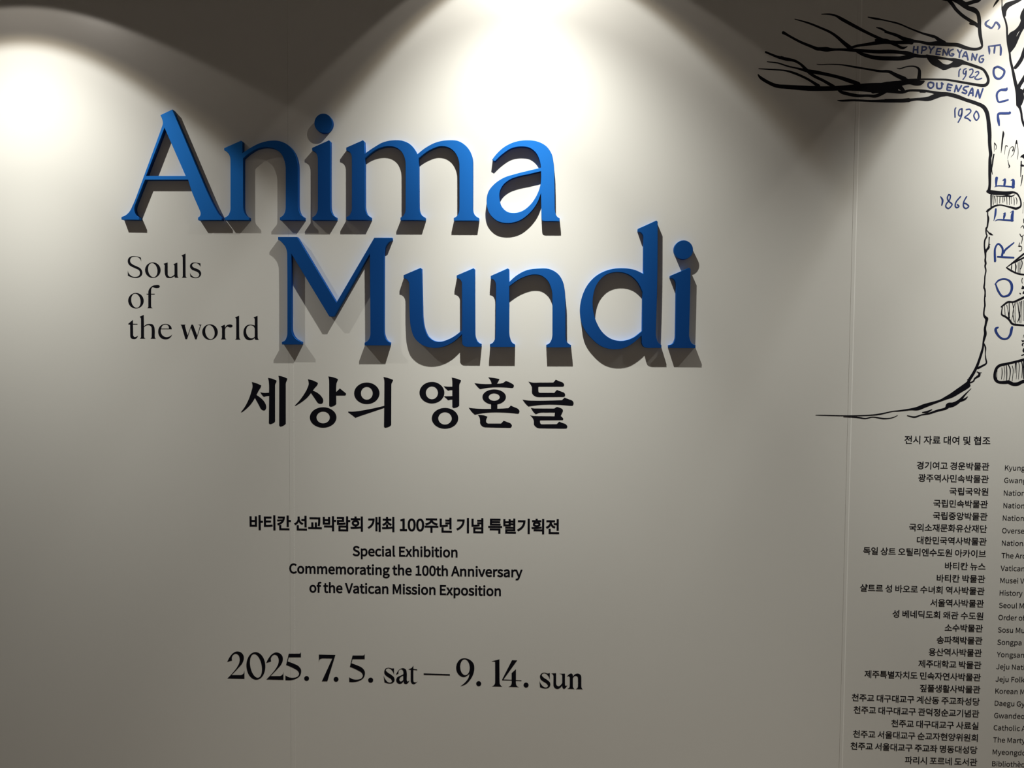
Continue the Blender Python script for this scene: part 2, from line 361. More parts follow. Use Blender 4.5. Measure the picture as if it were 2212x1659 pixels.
S0 = (260, 530, 6.9125)
def o_glyph(cx, cy): return [oval(cx, cy, 116, 116, 0, *S0), oval(cx - 1, cy, 69, 107, -11, *S0)]
line_of('black serif word Souls, top line of the small caption beside the title', 'lettering', [
 [P('305,183* 312,240* (290,200) (250,172) (205,168) (165,180) (145,215) (152,255) (185,285) (250,315) (305,350) (327,400) (315,450) (275,478) (225,485) (165,475) 112,452* 110,380* (130,425) (175,462) (230,470) (275,455) (292,415) (280,375) (230,345) (165,315) (125,285) (110,240) (120,195) (155,167) (210,160) (260,167)', *S0)],
 o_glyph(484, 369),
 [P('643,275* 705,255* 706,400 (712,450) (740,470) (775,462) 808,435* 808,310 (803,292) 790,280* 850,257* 852,440 (857,468) 870,482* 825,482* (810,475) 808,455* (775,478) (735,487) (690,478) (668,440) (662,390) 662,310 (658,290)', *S0)],
 [P('912,150* 972,123* 973,440 (979,470) 995,482* 917,482* (928,470) 932,445 930,190 (925,165)', *S0)],
 [P('1195,270* 1195,320* (1175,290) (1145,267) (1110,264) (1080,275) (1070,300) (1085,325) (1130,345) (1180,370) (1205,410) (1195,455) (1160,482) (1125,489) (1080,482) 1045,465* 1040,408* (1060,445) (1095,472) (1130,479) (1165,465) (1178,435) (1160,405) (1110,380) (1065,360) (1040,325) (1045,285) (1070,262) (1110,255) (1150,260)', *S0)]], S0)
line_of('black serif word of, middle line of the small caption beside the title', 'lettering', [
 o_glyph(232, 826),
 [P('402,938* (414,925) 417,895 417,733* 392,733* 392,722* 417,722* (420,680) (440,640) (480,605) (530,592) (570,593) (587,605) (580,628) (545,637) 480,620* (462,645) (458,685) 458,722* 512,722* 512,733* 458,733* 458,890 (464,925) 480,938*', *S0)]], S0)
line_of('black serif words the world, bottom line of the caption beside the capital M', 'lettering', [
 [P('118,1170* 187,1112* 187,1170* 255,1172* 255,1182* 187,1182* 190,1310 (194,1352) (215,1370) (240,1362) 262,1350* (250,1375) (225,1395) (190,1397) (158,1385) (147,1345) 145,1182* 118,1180*', *S0)],
 [P('288,1065* 348,1038* 352,1210* (390,1180) (435,1172) (480,1180) (505,1215) (512,1260) 512,1350 (517,1380) 528,1393* 450,1393* (464,1378) 467,1345 467,1260 (460,1215) (430,1192) (390,1195) 352,1220* 352,1350 (358,1380) 373,1392* 293,1393* (305,1378) 308,1345 308,1110 (303,1085)', *S0)],
 [P('767,1252* 603,1252* (605,1300) (630,1345) (680,1370) (730,1362) 772,1333* (750,1370) (710,1397) (670,1402) (610,1385) (572,1335) (565,1285) (580,1225) (620,1185) (670,1172) (720,1182) (755,1210)', *S0), P('607,1243* 725,1243* (720,1210) (695,1185) (665,1182) (630,1195)', *S0)],
 [P('897,1183* 972,1183* (962,1200) 1005,1345* 1060,1183* 1085,1183* 1147,1345* 1190,1202* (1180,1190) 1162,1183* 1213,1183* (1203,1192) 1138,1402* 1117,1402* 1052,1228* 995,1400* 970,1400* 915,1210 (908,1195)', *S0)],
 o_glyph(1338, 1294),
 [P('1500,1210* 1560,1183* 1562,1232* (1585,1197) (1620,1182) (1655,1183) (1674,1196) (1668,1218) (1645,1225) 1598,1209* (1572,1232) (1562,1265) 1562,1360 (1567,1388) 1582,1403* 1500,1403* (1513,1388) 1518,1355 1518,1250 (1513,1225)', *S0)],
 [P('1712,1075* 1772,1050* 1775,1365 (1781,1393) 1795,1407* 1715,1407* (1727,1393) 1730,1365 1730,1115 (1725,1090)', *S0)],
 [P('1988,1075* 2048,1052* 2050,1360 (2056,1395) 2068,1410* 2030,1410* (2010,1402) 2007,1380* (1975,1405) (1930,1415) (1880,1400) (1845,1350) (1838,1290) (1855,1230) (1895,1192) (1945,1183) 2007,1197* 2007,1110 (2002,1090)', *S0), P('2007,1245* (1990,1210) (1950,1192) (1905,1205) (1880,1250) (1880,1310) (1905,1360) (1945,1387) (1980,1384) 2007,1362*', *S0)]], S0)

D1 = (480, 1390, 5.53); D2 = (870, 1390, 5.53)
def sh(fr, dx, dy): return (fr[0] + dx / fr[2], fr[1] + dy / fr[2], fr[2])
TWO = '60,220* (90,162) (130,115) (175,95) (220,105) (250,135) (258,185) (240,235) (190,295) 110,378* 225,378* (252,362) 265,325* 265,423* 62,418* (130,345) (180,280) (205,225) (208,175) (190,135) (160,122) (130,138) (115,170) 117,203*'
FIVE = '795,122* 905,122* (932,117) 940,100* 940,165* 795,165* 783,215* (850,240) (910,270) (940,310) (942,350) (925,390) (880,422) (820,438) 755,438* 755,382* (800,405) (850,410) (900,395) (918,365) (905,330) (860,300) 763,257*'
line_of('large black serif opening date, 2025. 7. 5., at the bottom of the wall text', 'lettering', [
 [P(TWO, *D1)], [oval(402, 268, 113, 165, -3, *D1), oval(403, 268, 68, 144, -11, *D1)], [P(TWO, *sh(D1, 466, 12))], [P(FIVE, *D1)], [oval(1008, 418, 29, 29, 0, *D1)],
 [P('1155,133* 1352,137* 1255,452* 1190,452* 1315,180* 1200,178* (1165,190) 1155,225*', *D1)], [oval(1360, 428, 29, 29, 0, *D1)],
 [P(FIVE, *sh(D1, 762, 22))], [oval(1773, 438, 30, 30, 0, *D1)]], D1)
line_of('small black serif weekday sat between the opening date and the dash', 'lettering', [
 [P('2052,297* 2052,370* (2030,325) (1995,297) (1965,300) (1955,322) (1975,345) (2020,375) (2055,410) (2058,445) (2035,472) (1995,478) 1938,465* 1928,385* (1950,430) (1985,465) (2013,467) (2028,450) (2015,425) (1975,398) (1940,365) (1937,325) (1955,297) (1990,290) (2030,299)', *D1)],
 [P('2075,375* (2095,335) (2125,305) (2160,295) (2193,310) (2204,350) 2204,430 (2214,455) 2237,440* (2220,470) (2195,485) (2175,478) 2165,450* (2150,472) (2120,482) (2090,470) (2078,440) (2090,405) (2125,387) 2162,370* (2162,330) (2145,310) (2122,312) (2108,330) 2105,360*', *D1), P('2162,385* (2132,400) (2117,425) (2125,453) (2145,452) 2162,435*', *D1)],
 [P('70,305* (98,297) (115,282) 127,262* 127,303* 172,310* 172,320* 127,315* 127,430 (133,460) (150,465) 175,453* (155,475) (130,487) (105,475) (95,445) 95,315* 70,311*', *D2)]], D1)
line_of('thin black dash between the opening and closing dates', 'dash', [[P('250,357* 563,367* 563,383* 250,375*', *D2)]], D2, names=['dash_bar'])
line_of('large black serif closing date, 9. 14., following the long dash', 'lettering', [
 [P('690,510* (740,470) (785,410) 797,362* (765,388) (735,402) (690,390) (652,350) (638,295) (655,225) (695,185) (740,177) (800,195) (845,240) (855,300) (840,370) (800,440) (750,488)', *D2), oval(743, 284, 57, 95, -4, *D2)],
 [oval(907, 480, 30, 30, 0, *D2)],
 [P('1062,213* 1155,190* 1157,470 (1167,497) 1188,516* 1067,513* (1093,495) 1103,465 1103,218*', *D2)],
 [P('1305,200* 1367,202* 1203,430* 1300,434* 1300,355* 1352,307* 1352,437* 1418,440* 1418,449* 1352,446* 1352,478 (1362,507) 1385,522* 1265,518* (1290,502) 1300,478 1300,443* 1187,440* 1187,432*', *D2)],
 [oval(1473, 497, 30, 30, 0, *D2)]], D2)
line_of('small black serif weekday sun after the closing date', 'lettering', [
 [P('1757,352* 1757,430* (1735,385) (1700,357) (1672,360) (1661,380) (1680,405) (1725,435) (1760,470) (1762,502) (1740,530) (1700,538) 1640,522* 1633,447* (1655,490) (1690,522) (1720,525) (1735,508) (1720,482) (1680,455) (1645,425) (1640,385) (1660,357) (1695,348) (1735,359)', *D2)],
 [P('1775,358* 1832,355* 1832,460 (1840,502) (1862,512) (1890,493) 1905,470* 1905,385 (1897,369) 1872,362* 1938,360* 1938,470 (1946,507) 1965,500* (1950,525) (1925,543) (1909,530) 1905,500* (1880,530) (1855,543) (1820,535) (1800,500) 1800,385 (1793,370)', *D2)],
 [P('1960,395* (1985,370) 2010,357* (2028,368) 2032,395* (2060,367) (2095,360) (2125,378) (2133,415) 2133,515 (2139,535) 2150,547* 2067,545* (2086,533) 2093,505 2093,420 (2083,393) (2060,387) 2032,412* 2032,505 (2039,532) 2052,545* 1968,541* (1988,530) 1995,500 1995,405 (1985,392)', *D2)]], D2)

# ------------------------------------------------------------------ printed sans lettering: outlines in 1/1000 em
GLYPHS = r'''0/c,_)L-P)[.4*..e*{/&,//1-_/&/1.e0@.410-P1],_1l+m1]+,10*X0@*:/1*0-_*:,/*X*{+,*.+m)[ ,_*;,0*F+e*k+F+K+4,G+--_+4.v+F/q+e0Q,00t,_1!-20t-X0Q-w/q...v.4-_..,G-w+K-X*k-2*F
1/c*V)Y.})Y.}*J-D*J-D1_,Y1_+r1@*x1**x0K,D0K,D*J*V*J
A0<)^)Y*`)Y+K,(.F,(/1)Y08)Y-P1_,D1_ +c,r,+.,,u0o,y0o-h.,./,r
B0n*d)Y-;)Y.<)c/.)|/j*K03+,0@+{09,V0$-(/a-K/7-e.b-t.b-y/A.@/f.x/r/b/f0J/C0~.j1D.!1X-+1_*d1_ +e.8+e0q,{0q-^0m.30`.U0I.k0(.r/U.l/,.W.g.5.M-_.=,w.8 +e*H+e-K-.-K-u-F.Q-7.{,y/8,S/@+~/8+H.z*|.P*_-t*N-.*H
C0Z-g)L.d)X/R)}06*Z/_+:/-*i.P*L-k*B,y*P,8*x+e+Z+F,S+<-_+G.i+g/`,;0B,|0i-n0v.L0m/!0T/M000#0m/L1>.e1_-m1l,_1[+`1**v06*H/(*8-[*H,3*u+$+^*2,Z)^
D11*d)Y,i)Y.*)j//*=/u+.0C,:0Q-_0C/(/u02/.0~.(1O,e1_*d1_ +e*J+e0o,]0o-_0c.L0>/#/_/C.j/M-_/C,T/#+^.L*}-_*W,]*J
E0)*d)Y/M)Y/M*M+e*M+e-G.j-G.j.;+e.;+e0l/B0l/B1_*d1_
F/`*d)Y+e)Y+e-6.l-6.l.)+e.)+e0l/B0l/B1_*d1_
G12-s)L.t)W/f)v0C*F0C-j-d-j-d,x/I,x/I*n/%*V.S*G-|*B-$*P,<*x+f+Z+F,S+<-_+G.i+h/`,?0B-(0i-{0v.a0m/90S/c00090m/c1<.x1_-x1l,f1[+d1**w06*H/(*8-[*H,3*v+$+a*2,b)^
H1Y*d)Y+e)Y+e-G/N-G/N)Y0P)Y0P1_/N1_/N.<+e.<+e1_*d1_
J/N,5)L-%)X-`)y.+*N.B+2.I+{.I1_-G1_-G,(-B+H-4*x,y*Y,W*H,,*B+V*J+,*f*d+:)}*f*T*$+<)Y
K0c*d)Y+e)Y+e,0-,-l/R)Y0_)Y-g.Y0;1_/-1_+g-Z+e-Z+e1_*d1_
M2R*d)Y+[)Y+[.(+O0J+S0J,3.Y-d*H.F*H/v.Y0U0J0Y0J0M.(0M)Y1H)Y1H1_041_._-B.++`.&+`-M-B+x1_*d1_
N1T*d)Y+`)Y+`-o+T0B+X0B,L.b/F)Y0J)Y0J1_/M1_/M-M/Q,3/Z*w/U*w.b,W+g1_*d1_
O1h-a)L.m)^/i*40O+(0z,71--_0z/*0O07/i1*.m1[-a1l,T1[+X1**r07*G/**8-_*G,7*r+(+X*4,T)^ -a*B,s*P,5*x+d+[+F,T+<-_+F.i+d/`,50B,s0i-a0v.O0i/00B/_/`/{.i0)-_/{,T/_+[/0*x.O*P
S00,y)L-s)V.])u/5*F/U+#/a+g/Y,F/D,v/!-?.U-].#-u,s.F,P.U,/.h+o/!+Z/@+S/g+Y0/+l0M,-0d,S0q-%0v-g0n.B0V.s01/G0m.h1@-z1a-%1l,61c+Q1H*|0z*[0D*P/`*Y/$*r.R+8..+a-o,/-Y-=-+-f,u.,,a.F,I.W,+.^+_.V+6.C*q.!*W-S*H,z*B,.*M+E*n*f+B*.*^*v*#+q)Y
T03,E)Y-G)Y-G0l/p0l/p1_)y1_)y0l,E0l
V/w,3)Y-C)Y/w1_.t1_-X-=,m*],i*]+}-=*a1_)Z1_
Y/J,!)Y-#)Y-#,e/K1_.F1_-C/E,T-Z,P-Z+d/E*`1_)X1_,!,e
a/k+})L,c)W-C)t-{*?-~*?.*)Y.v)Y.v-;.o.+.Y.j.5/=-[/Z,p/e+x/Y+//>*P.y*t.9+G.U,!.l,a.t-3.m-S.W-h.9-s-o-v-E,U-1+R,p*m,H*E+q*9+0*A*U*V***y)g+I)S ,;*;+f*D+C*`+6+6+>+^+X,!,+,>,q,T-v,d-v+&-C*[,n*C
b0F-8)L.$)Y.g*!/?*`/c+U/o,a/f-c/K.T.{/3.=/X-L/e,l/Z,1/?+W.t+[/z+[2B*Z2B*Z)Y+H)Y+P*6+T*6,+)m,`)T -)*>,]*C,/*U+[*w+[.(,2.Q,c.k-5.s-m.j.:.N.U.#.f-H.k,`.d+q.M+4.,*d-]*H
c/5,{)L-`)T.?)m.u*5.L*t.&*X-W*D-&*=,J*G+x*c+S+3+=+m+5,W+=-B+U-}+z.M,M.i-*.s-R.m-w.].;.C.j/#.?/D-g/[-%/e,0/X+D/4*g.T*@-`*2,W*?+O*c*[+=)},()X
d0H,^)L-@)W-y)s.L*>.O*>.W)Y/G)Y/G2B.F2B.F0&.K/$-x/G-G/^,i/e+|/W+;/2*c.R*@-^*3,W*=+O*[*[+.)}+n)X ,r*>,=*G+o*c+P+1+=+l+6,X+>-B+T-}+w.M,F.i,y.s-I.n-v.Z.F.9.F+--u*`-F*F
e/b-$)L-j)S.I)h.}*(.]*f.2*N-b*?-/*:,P*C+|*]+U+(+<+^+1,B/3,B/7,w/.-r.o.^.B/7-a/Y,p/e,%/W+?/3*e.R*?-_*2,W*?+P*e*]+A)},-)X +0-(+=-d+V.7+x.Z,D.p,r.w-E.p-k.Z.+.8.<-e.B-(
f-2){.h*j.h*j)Y+j)Y+j.h-%.h-%/V+j/V+j0Q+r11,01U,[1b,z1_-=1R-Q2>-&2K,Q2O+s2G+F20+&1g*p14*j0R*j/V){/Q
g/l,[%q-^%{.O&:/-&d/Q(</^(w/V)K/?)p.u*..?*<-V*A,F*A+i*I+J*_+B*}+G+;+S+P+f+c,1+T,Z+O-?+X-w+q.E,<.b,r.l-V.g.(.V.M.?.l/S.l/S/V-L/V-*/a,Z/e+w/[+?/B*n.v*P.?*E-X*O,x*k,E+1+}+1+y*q+`*Y+=*P*o*W*H*i**+%)q+%)l*V)H*:(z*1(K*<&t*Z&K+.&-+m%w ,Z,2,6,8+s,I+Y,e+H-,+B-X+H.)+X.L+r.h,6.x,Z.}-#.x-D.h-^.L-n.)-t-X-n-,-],e-C,I-!,8 ,i&T,2&X+b&f+A&y+-(8+%(X+,(x+=)<+^)Y,H)Q-K)Q.-)J.R)5._(h.V(F.@((-x&l-G&Z
h0;*Z)Y+[)Y+[-x,2.J,b.g-9.p-a.k-~.Z.6.=.A-p.E-9.E)Y/E)Y/E-E/?.5/,.r.g/A.7/[-U/e,m/X,1/7+W.e+[/z+[2B*Z2B
i,[*Z)Y+[)Y+[/V*Z/V +-0l+M0t+c1-+k1M+c1m+M2%+-2-*i2%*T1m*L1M*T1-*i0t
j,[)}%y*Z&$+)&<+F&c+V(9+[(w+[/V*[/V*[(w*V(=*A&t)t&g)?&q)-&+)P%} +-0l+L0t+c1-+k1M+c1m+L2%+-2-*i2%*S1m*K1M*S1-*i0t
k/`*Z)Y+Y)Y+Y+2,e,N.M)Y/U)Y->-1/=/V.2/V+^,I+Y,I+Y2B*Z2B
l,e+`)L,9)T,,*?+u*=+h*A+_*M+[*e+[2B*Z2B*Z*k*^*@*i)z*|)a+;)Q
m3j*Z)Y+[)Y+[-x,0.K,_.g--.p-R.k-p.Z.&.=.3-p.7-9.7)Y/7)Y/7-x/i.K0:.g0f.p1/.k1L.Z1a.=1l-p1p-91p)Y2p)Y2p-E2j.52V.r25/A1c/[1%/e0A/W/b/2/(.W.f/4.5/W-H/e,f/X,-/6+U.c+S.c+J/V*Z/V
n0>*Z)Y+[)Y+[-x,2.J,b.g-9.p-a.k-~.Z.6.=.A-p.E-9.E)Y/E)Y/E-E/?.5/,.r.g/A.7/[-U/e,l/X,0/6+U.c+S.c+J/V*Z/V
o0:,x)L-j)X.S)}//*[/T+O/b,W/T-`//.T.S/4-j/X,x/e,*/X+@/4*e.T*?-`*2,W*?+O*e*[+@)},*)X ,x*=,C*G+s*c+Q+3+<+m+5,W+<-B+Q-}+s.M,C.i,x.s-Q.i-}.M.C-}.X-B.`,W.X+m.C+3-}*c-Q*G
p0H*Z&*+[&*+[),+X*0,/)i,b)S-8)L.$)Y.g*!/?*`/c+U/o,a/f-c/K.T.{/3.=/X-L/e,j/Y,//=+U.s+S.s+J/V*Z/V -)*>,^*C,0*U+[*w+[.(,3.Q,c.k-5.s-m.j.:.N.U.#.f-H.k,`.d+q.M+4.,*d-]*H
q0H.F&*/G&*/G/V.Y/V.P/!.N/!-{/G-G/^,i/e+|/W+;/2*c.R*@-^*3,W*=+O*[*[+.)}+n)X,^)L-?)V-w)r.K*=.F)5 ,r*>,=*G+o*c+P+1+=+l+6,X+>-B+T-}+w.M,F.i,y.s-I.n-v.Z.F.9.F+--u*`-F*F
r-r*Z)Y+[)Y+[-J,).9,Y.b--.n-c.e-t/X-Y/c-9/e,Z/V,%//+U.N+S.N+J/V*Z/V
s.g,2)L,y)T-T)l-}*3.9*a.A+7.8+n-z,:-S,X-&,o,R-%+u-=+I-Z+8.)+C.Q+e.n,B.y,p.s-<.b-c.H.3/%-`/E-%/],A/e+[/]+&/G*]/%*D.V*<.$*E-O*_-)+&,h+Q,P,#,>,`,%-2+a-E+2-9*c,r*D,5*8+T*@*|*W*J*z)z*<*X)q+B)V
t-g,N)L-&)R-X)a-F*J-(*@,d*;,1*G+s*l+k+H+k.h-H.h-H/V+k/V+k19*z19*p/V)u/Q)u.h*k.h*k+K*p*j+#*7+A)m+n)T
u0;,C)L-,)X-h){.@*S.C*S.J)Y/;)Y/;/V.;/V.;+A-f*i-7*J,_*@,8*E+w*V+c*s+W+?+S+v+S/V*R/V*R+k*X*{*m*>+2)p+b)U
v/@+u)Y-))Y/3/V.4/V-(,2,Q*H,L*H+v,2*k/V)g/V
w2H+U)Y,e)Y-V,l-|.S.$.S.J,n/=)Y0Q)Y2./V11/V0=,-/x*L/s*L/L,-.R/V-T/V,Z,-,6*L,1*L+m,-*w/V)u/V
x/))i)Y*n)Y+[*~,7,(,<,(,x*~-m)Y.v)Y,y,Z.h/V-d/V,|.:,K-:,F-:+m.:+!/V)w/V+f,d
y/@*d&$+C&.+t&I,?&r,`(J,y)+/3/V.5/V-.,:,^*V,X*V+~,:*k/V)g/V,/)X,!)/+c(N+:(#*`&q*5&z*!&0*@&(
è/b-$)L-j)S.I)h.}*(.]*f.2*N-b*?-/*:,P*C+|*]+U+(+<+^+1,B/3,B/7,w/.-r.o.^.B/7-a/Y,p/e,%/W+?/3*e.R*?-_*2,W*?+P*e*]+A)},-)X +0-(+=-d+V.7+x.Z,D.p,r.w-E.p-k.Z.+.8.<-e.B-( -!0]-S1/+l33+*2R
개3d/O2I/O)80B)80B-y1b-y1b(g2V(g2V2b1b2b1b.b0B.b0B2I *S1G*S0_-P0_-?/L,w.@,<-=+C,B*0+R*a*s,0+x-6-.-u.M.</u.F1G
경3d/+,[-},S-(,=,E+u+z+D+l*d+z*&,E)Q-()--}(s/+(k05(s1-)-1l)Q28*&2E*d28+D1l+u1-,=05,S /++u/u+p0V+c1(+K1D+-1N*d1D*>1()|0V)e/u)W/+)R.<)W-[)e-.)|,m*>,c*d,m+--.+K-[+c.<+p *k1y*k14.<14.$06-N/A,`.W+X-z*<-L*_,f+q-2,u-f-i.H.K/6.x0-1H0-1H.k.n.k.n.%1H.%1H,f2@,f2@2a1H2a1H0q/10q/;1y
계3d1e2b1e(g2X(g2X2b *W1I*W0a-O0a-</M,q.B,4->+=,D*/+T*a*t+d+Y,U,G-7-;-g.5.+/3/e/3/e-J-x-J-x,b/e,b/e)90X)90X2I/e2I/e/x.:/x.C0a.F1I
고3d+,1b+,0y100y100d1//J1%-{0j,61c,,1{-w2&/H2(0d2(1b -^.K-^*u*0*u*0*/3.*/3.*u.T*u.T.K
관3d*b1w*b11.e11.a0&.L.S/C.K/S/^/Y0]/Z1F/Z1w *3,k,,,m.8,x0C-30>-q.e-b-*-X-*/c,3/c,3-U**-S 0{2b0{+51t+51t.b3>.b3>/L1t/L1t2b +Y+t+Y({25({25)d,Q)d,Q+t
광3d.a,C-U,<,],&+z+b+R+4+E*W+R)z+z)K,])*-U(q.a(j/m(q0e)*1G)K1o)z1|*W1o+41G+b0e,&/m,< .a+^/O+Y00+L0^+90z*z1&*W0z*50^)u00)a/O)T.a)P-r)T-5)a,d)u,G*5,=*W,G*z,d+9-5+L-r+Y *b2(*b1?.d1?.`0<.L.w/B.p/S/w/Y0n/Z1R/Z2( *3-1,--4.8->0C-U0>.6.e.(-*-{-*/v,3/v,3-y**-w 0{2b0{,O1t,O1t/63>/63>/}1t/}1t2b
교3d+*1b+*0y130y130Y12/@1*-v0o,<1f,31}-s2)/>2*0Y2*1b .m.2.m*u-:*u-:.2,B.2,B*u*0*u*0*/3.*/3.*u/d*u/d.2
구3d*0-j*0-#.1-#.1(f/)(f/)-#3.-#3.-j1a-j1s/*1y041z121z2%+;2%+;1>1&1>1&121%040{/*0g-j
국3d+*,,+*+D1/+D1/(g2&(g2&,,/+,,/+-w31-w31.`1g.`1w/h1}0b1~1O1~26+=26+=1M1+1M1*0a1#/h0o.`*0.`*0-w.3-w.3,,
기3d1F2b1F(g2>(g2>2b *f1Z*f0s.L0s.5/Q-`.;,p-0+d,2*;+A*h*Y,Q+a-n,y.d.D/7/y/E1Z
네3d1e2b1e(g2X(g2X2b *[+:+:+:,K+<-[+E.s+X.g,D-,,.+S,&+S1[*[1[ /Z2K/Z/B-F/B-F.Y/Z.Y/Z)90N)90N2K
녀3d.L.-.L-D1I-D1I(f2A(f2A2b1I2b1I0D.L0D.L/[1I/[1I.- *b+%+K+%-$+).L+3/r+G/i,1.J+z-*+p+Y+m+Y1X*b1X
년3d.Y/O.Y.h1H.h1H+?2@+?2@2a1H2a1H1F.Y1F.Y0_1H0_1H/O +{+z+{({2X({2X)d,s)d,s+z *f,l+N,l,v,o.B,y/r-1/i-w.A-d,|-Y+]-U+]1{*f1{
념3d+y,F+y(s2@(s2@,F 1I+_1I)[,o)[,o+_ *g-<+N-<-#-?.H-H/l-]/b.D.F.2-*.)+_.%+_24*g24 .[/n.[/,1H/,1H,p2@,p2@2b1H2b1H1W.[1W.[0r1H0r1H/n
뉴3d+=23+=.X2).X2)/A,5/A,523 *0-1*0,H,M,H,M(g-E(g-E,H/u,H/u(g0m(g0m,H3.,H3.-1
단3d0z2b0z+O1r+O1r.}3A.}3A/g1r/g1r2b *Z1o*Z-9+E-9-5-<._-E0!-X/u.A.[./-8.%+Q.!+Q1*.~1*.~1o +a,6+a({2>({2>)d,W)d,W,6
당3d.c,V-W,O,a,9+~+q+V+@+I*`+V*!+~)N,a)*-W(q.c(i/m(q0e)*1F)N1m*!1z*`1m+@1F+q0e,9/m,O .c+o/Q+j02+]0`+F0|+)1)*`0|*;0`)y02)c/Q)U.c)P-t)U-7)c,f)y,I*;,?*`,I+),f+F-7+]-t+j 0z2b0z,j1s,j1s/B3@/B3@0,1s0,1s2b *X1x*X-V+C-V-4-X.`-b0!-u/v.^.].K-8.B+O.?+O13.|13.|1x
대3d/L2M/L):0>):0>-z1d-z1d(g2W(g2W2b1d2b1d.c0>.c0>2M *P1N*P+4+0+4,P+6-b+>.o+O.g,9-c,),[+~+H+{+H0f.40f.41N
덕3d+b,7+b+O1H+O1H(g2@(g2@,7 *b1~*b-5+I-5-1-7.V-@/q-S/h.;.S.)-6-}+X-z+X19/619/61~ .]0-.]/D1H/D1H,g2@,g2@2b1H2b1H0-
도3d+=1t+=->.3->.3*h*0*h*0)~31)~31*h/**h/*->2-->2-.%,5.%,51/2#1/2#1t
독3d+0,$+0+=1.+=1.(`2$(`2$,$ +<2<+<.w.3.w.3-f*0-f*0,~3.,~3.-f/+-f/+.w2,.w2,/`,4/`,41T2#1T2#2<
동3d.],A-M,:,R,%+n+`+E+2+7*T+E)w+n)I,R)&-M(o.](h/l(o0g)&1K)I1t)w2$*T1t+21K+`0g,%/l,: .]+[/O+W03+J0b+61!*w1-*T1!*20b)r03)^/O)Q.])M-j)Q-*)^,W)r,:*2,0*T,:*w,W+6-*+J-j+W +<27+<.x.4.x.4-k*0-k*0-&3/-&3/-k/*-k/*.x2*.x2*/`,3/`,31P2#1P2#27
딕3d+_,7+_+N1E+N1E(g2=(g2=,7 1E2a1E,j2=,j2=2a *h1t*h-H+V-H-Q-K/)-U0P-i0G.P/$.=-S.4+_.2+_1//I1//I1t
람3d+Y,;+Y(s1r(s1r,; 0|+T0|)[,O)[,O+T 0z2a0z,h1r,h1r/D3A/D3A0/1r0/1r2a *U20*U1G./1G./0-*W0-*W-;+C-;-&-=.V-F0*-Y/~.A.S.0-*.&+N.$+N/H/$/H/$20
로3d+;,X.3,X.3*f*0*f*0)|31)|31*f/**f/*,X2;,X2;-A,2-A,2.y2%.y2%1z+91z+9151/151//`+;/`
료3d+;,Y,`,Y,`*f*0*f*0)|31)|31*f0f*f0f,Y2;,Y2;-B,2-B,2.y2%.y2%1z+91z+9151/151//a+;/a -U*f-U,Y/p,Y/p*f
르3d*0*h*0)~31)~31*h +;,V2;,V2;->,2->,2.v2%.v2%1x+91x+9131/131//^+;/^
리3d1F2b1F(f2=(f2=2b *c1i*c1#.D1#.D.z*e.z*e+/+T+/-5+2.o+<0T+P0L,9.l,%-7+x+^+u+^.6/=.6/=1i
립3d1E2a1E-62=-62=2a +s,e+s(s2=(s2=,e1F,e1F+U,j+U,j,e ,j*o1F*o1F)[,j)[ *^25*^1L.:1L.:06*`06*`-I+M-I-2-K.e-T0=-g03.O.a.=-4.5+U.3+U/P/0/P/025
명3d.914.9.9+P.9+P14 /&,Q-w,J,~,4,?+m+t+<+g*]+t)},?)L,~)*-w(p/&(i03(p1,)*1k)L26)}2C*]26+<1k+m1,,403,J /&+l/s+g0T+Y1%+C1C+%1L*]1C*81%)w0T)a/s)S/&)N.7)S-U)a-()w,h*8,^*],h+%-(+C-U+Y.7+g 1H0A1H/,///,//0A *Z1x*Z-Q//-Q//.C1H.C1H,m2@,m2@2b1H2b1H1)//1)//1x
문3d+>26+>.f1|.f1|26 1*1O1*/L,4/L,41O */-Z*/,r.:,r.:*q/1*q/1,r30,r30-Z +<+m+<({20({20)d,4)d,4+m
물3d+?2C+?/@1{/@1{2C 1(1]1(0&,50&,51] +:(q2;(q2;)V,0)V,0*U1|*U1|,l/*,l/*-i3.-i3..P*0.P*0-i.2-i.2,l+8,l+8,+1*,+1*+7+:+7
민3d*`1n*`-4/>-4/>1n .H1*.H-x+U-x+U1* 1E2a1E+S2=+S2=2a +v,6+v))2Y))2Y)n,n)n,n,6
및3d*`2%*`-}/>-}/>2% .H1?.H.d+U.d+U1? 1E2b1E,}2<,}2<2b .b-;.b,>+i,>+i+Y.a+Y.O+$.!*O-;*$,D)a+D)N+b(j--)/.?)h//*X/{)i1/)/2U(j2s)N1t)b0~*&0;*P/l+$/Z+Y2R+Y2R,>/Y,>/Y-;
바3d*T1p*T+./2+./21p.;1p.;/7+K/7+K1p +K.P.;.P.;+t+K+t 0s2b0s(g1k(g1k-~3H-~3H.j1k.j1k2b
박3d+G,1+G+H0z+H0z(g1r(g1r,1 *U2(*U-C/1-C/12(.:2(.:0Q+L0Q+L2( +L/k.:/k.:.++L.+ 0z2b0z,b1r,b1r/B3@/B3@0,1r0,1r2b
베3d+D.T-M.T-M+~+D+~ 1e2b1e(g2Y(g2Y2b /g2M/g.w.>.w.>1d-M1d-M/<+D/<+D1d*P1d*P+8.>+8.>.1/g.1/g)80Z)80Z2M
별3d+T0+.70+.7.]+T.] 1H0V1H/M/./M/.0V *]27*]-u/.-u/..h1H.h1H-P2?-P2?2b1H2b1H1;/.1;/.27.727.70m+T0m+T27 +y(s2b(s2b)Z,p)Z,p*_2?*_2?-#+w-#+w,=1H,=1H+B+y+B
브3d*0*n*0*(31*(31*n +51|+5,l2),l2)1|121|120/,-0/,-1| ,-/G12/G12-S,--S
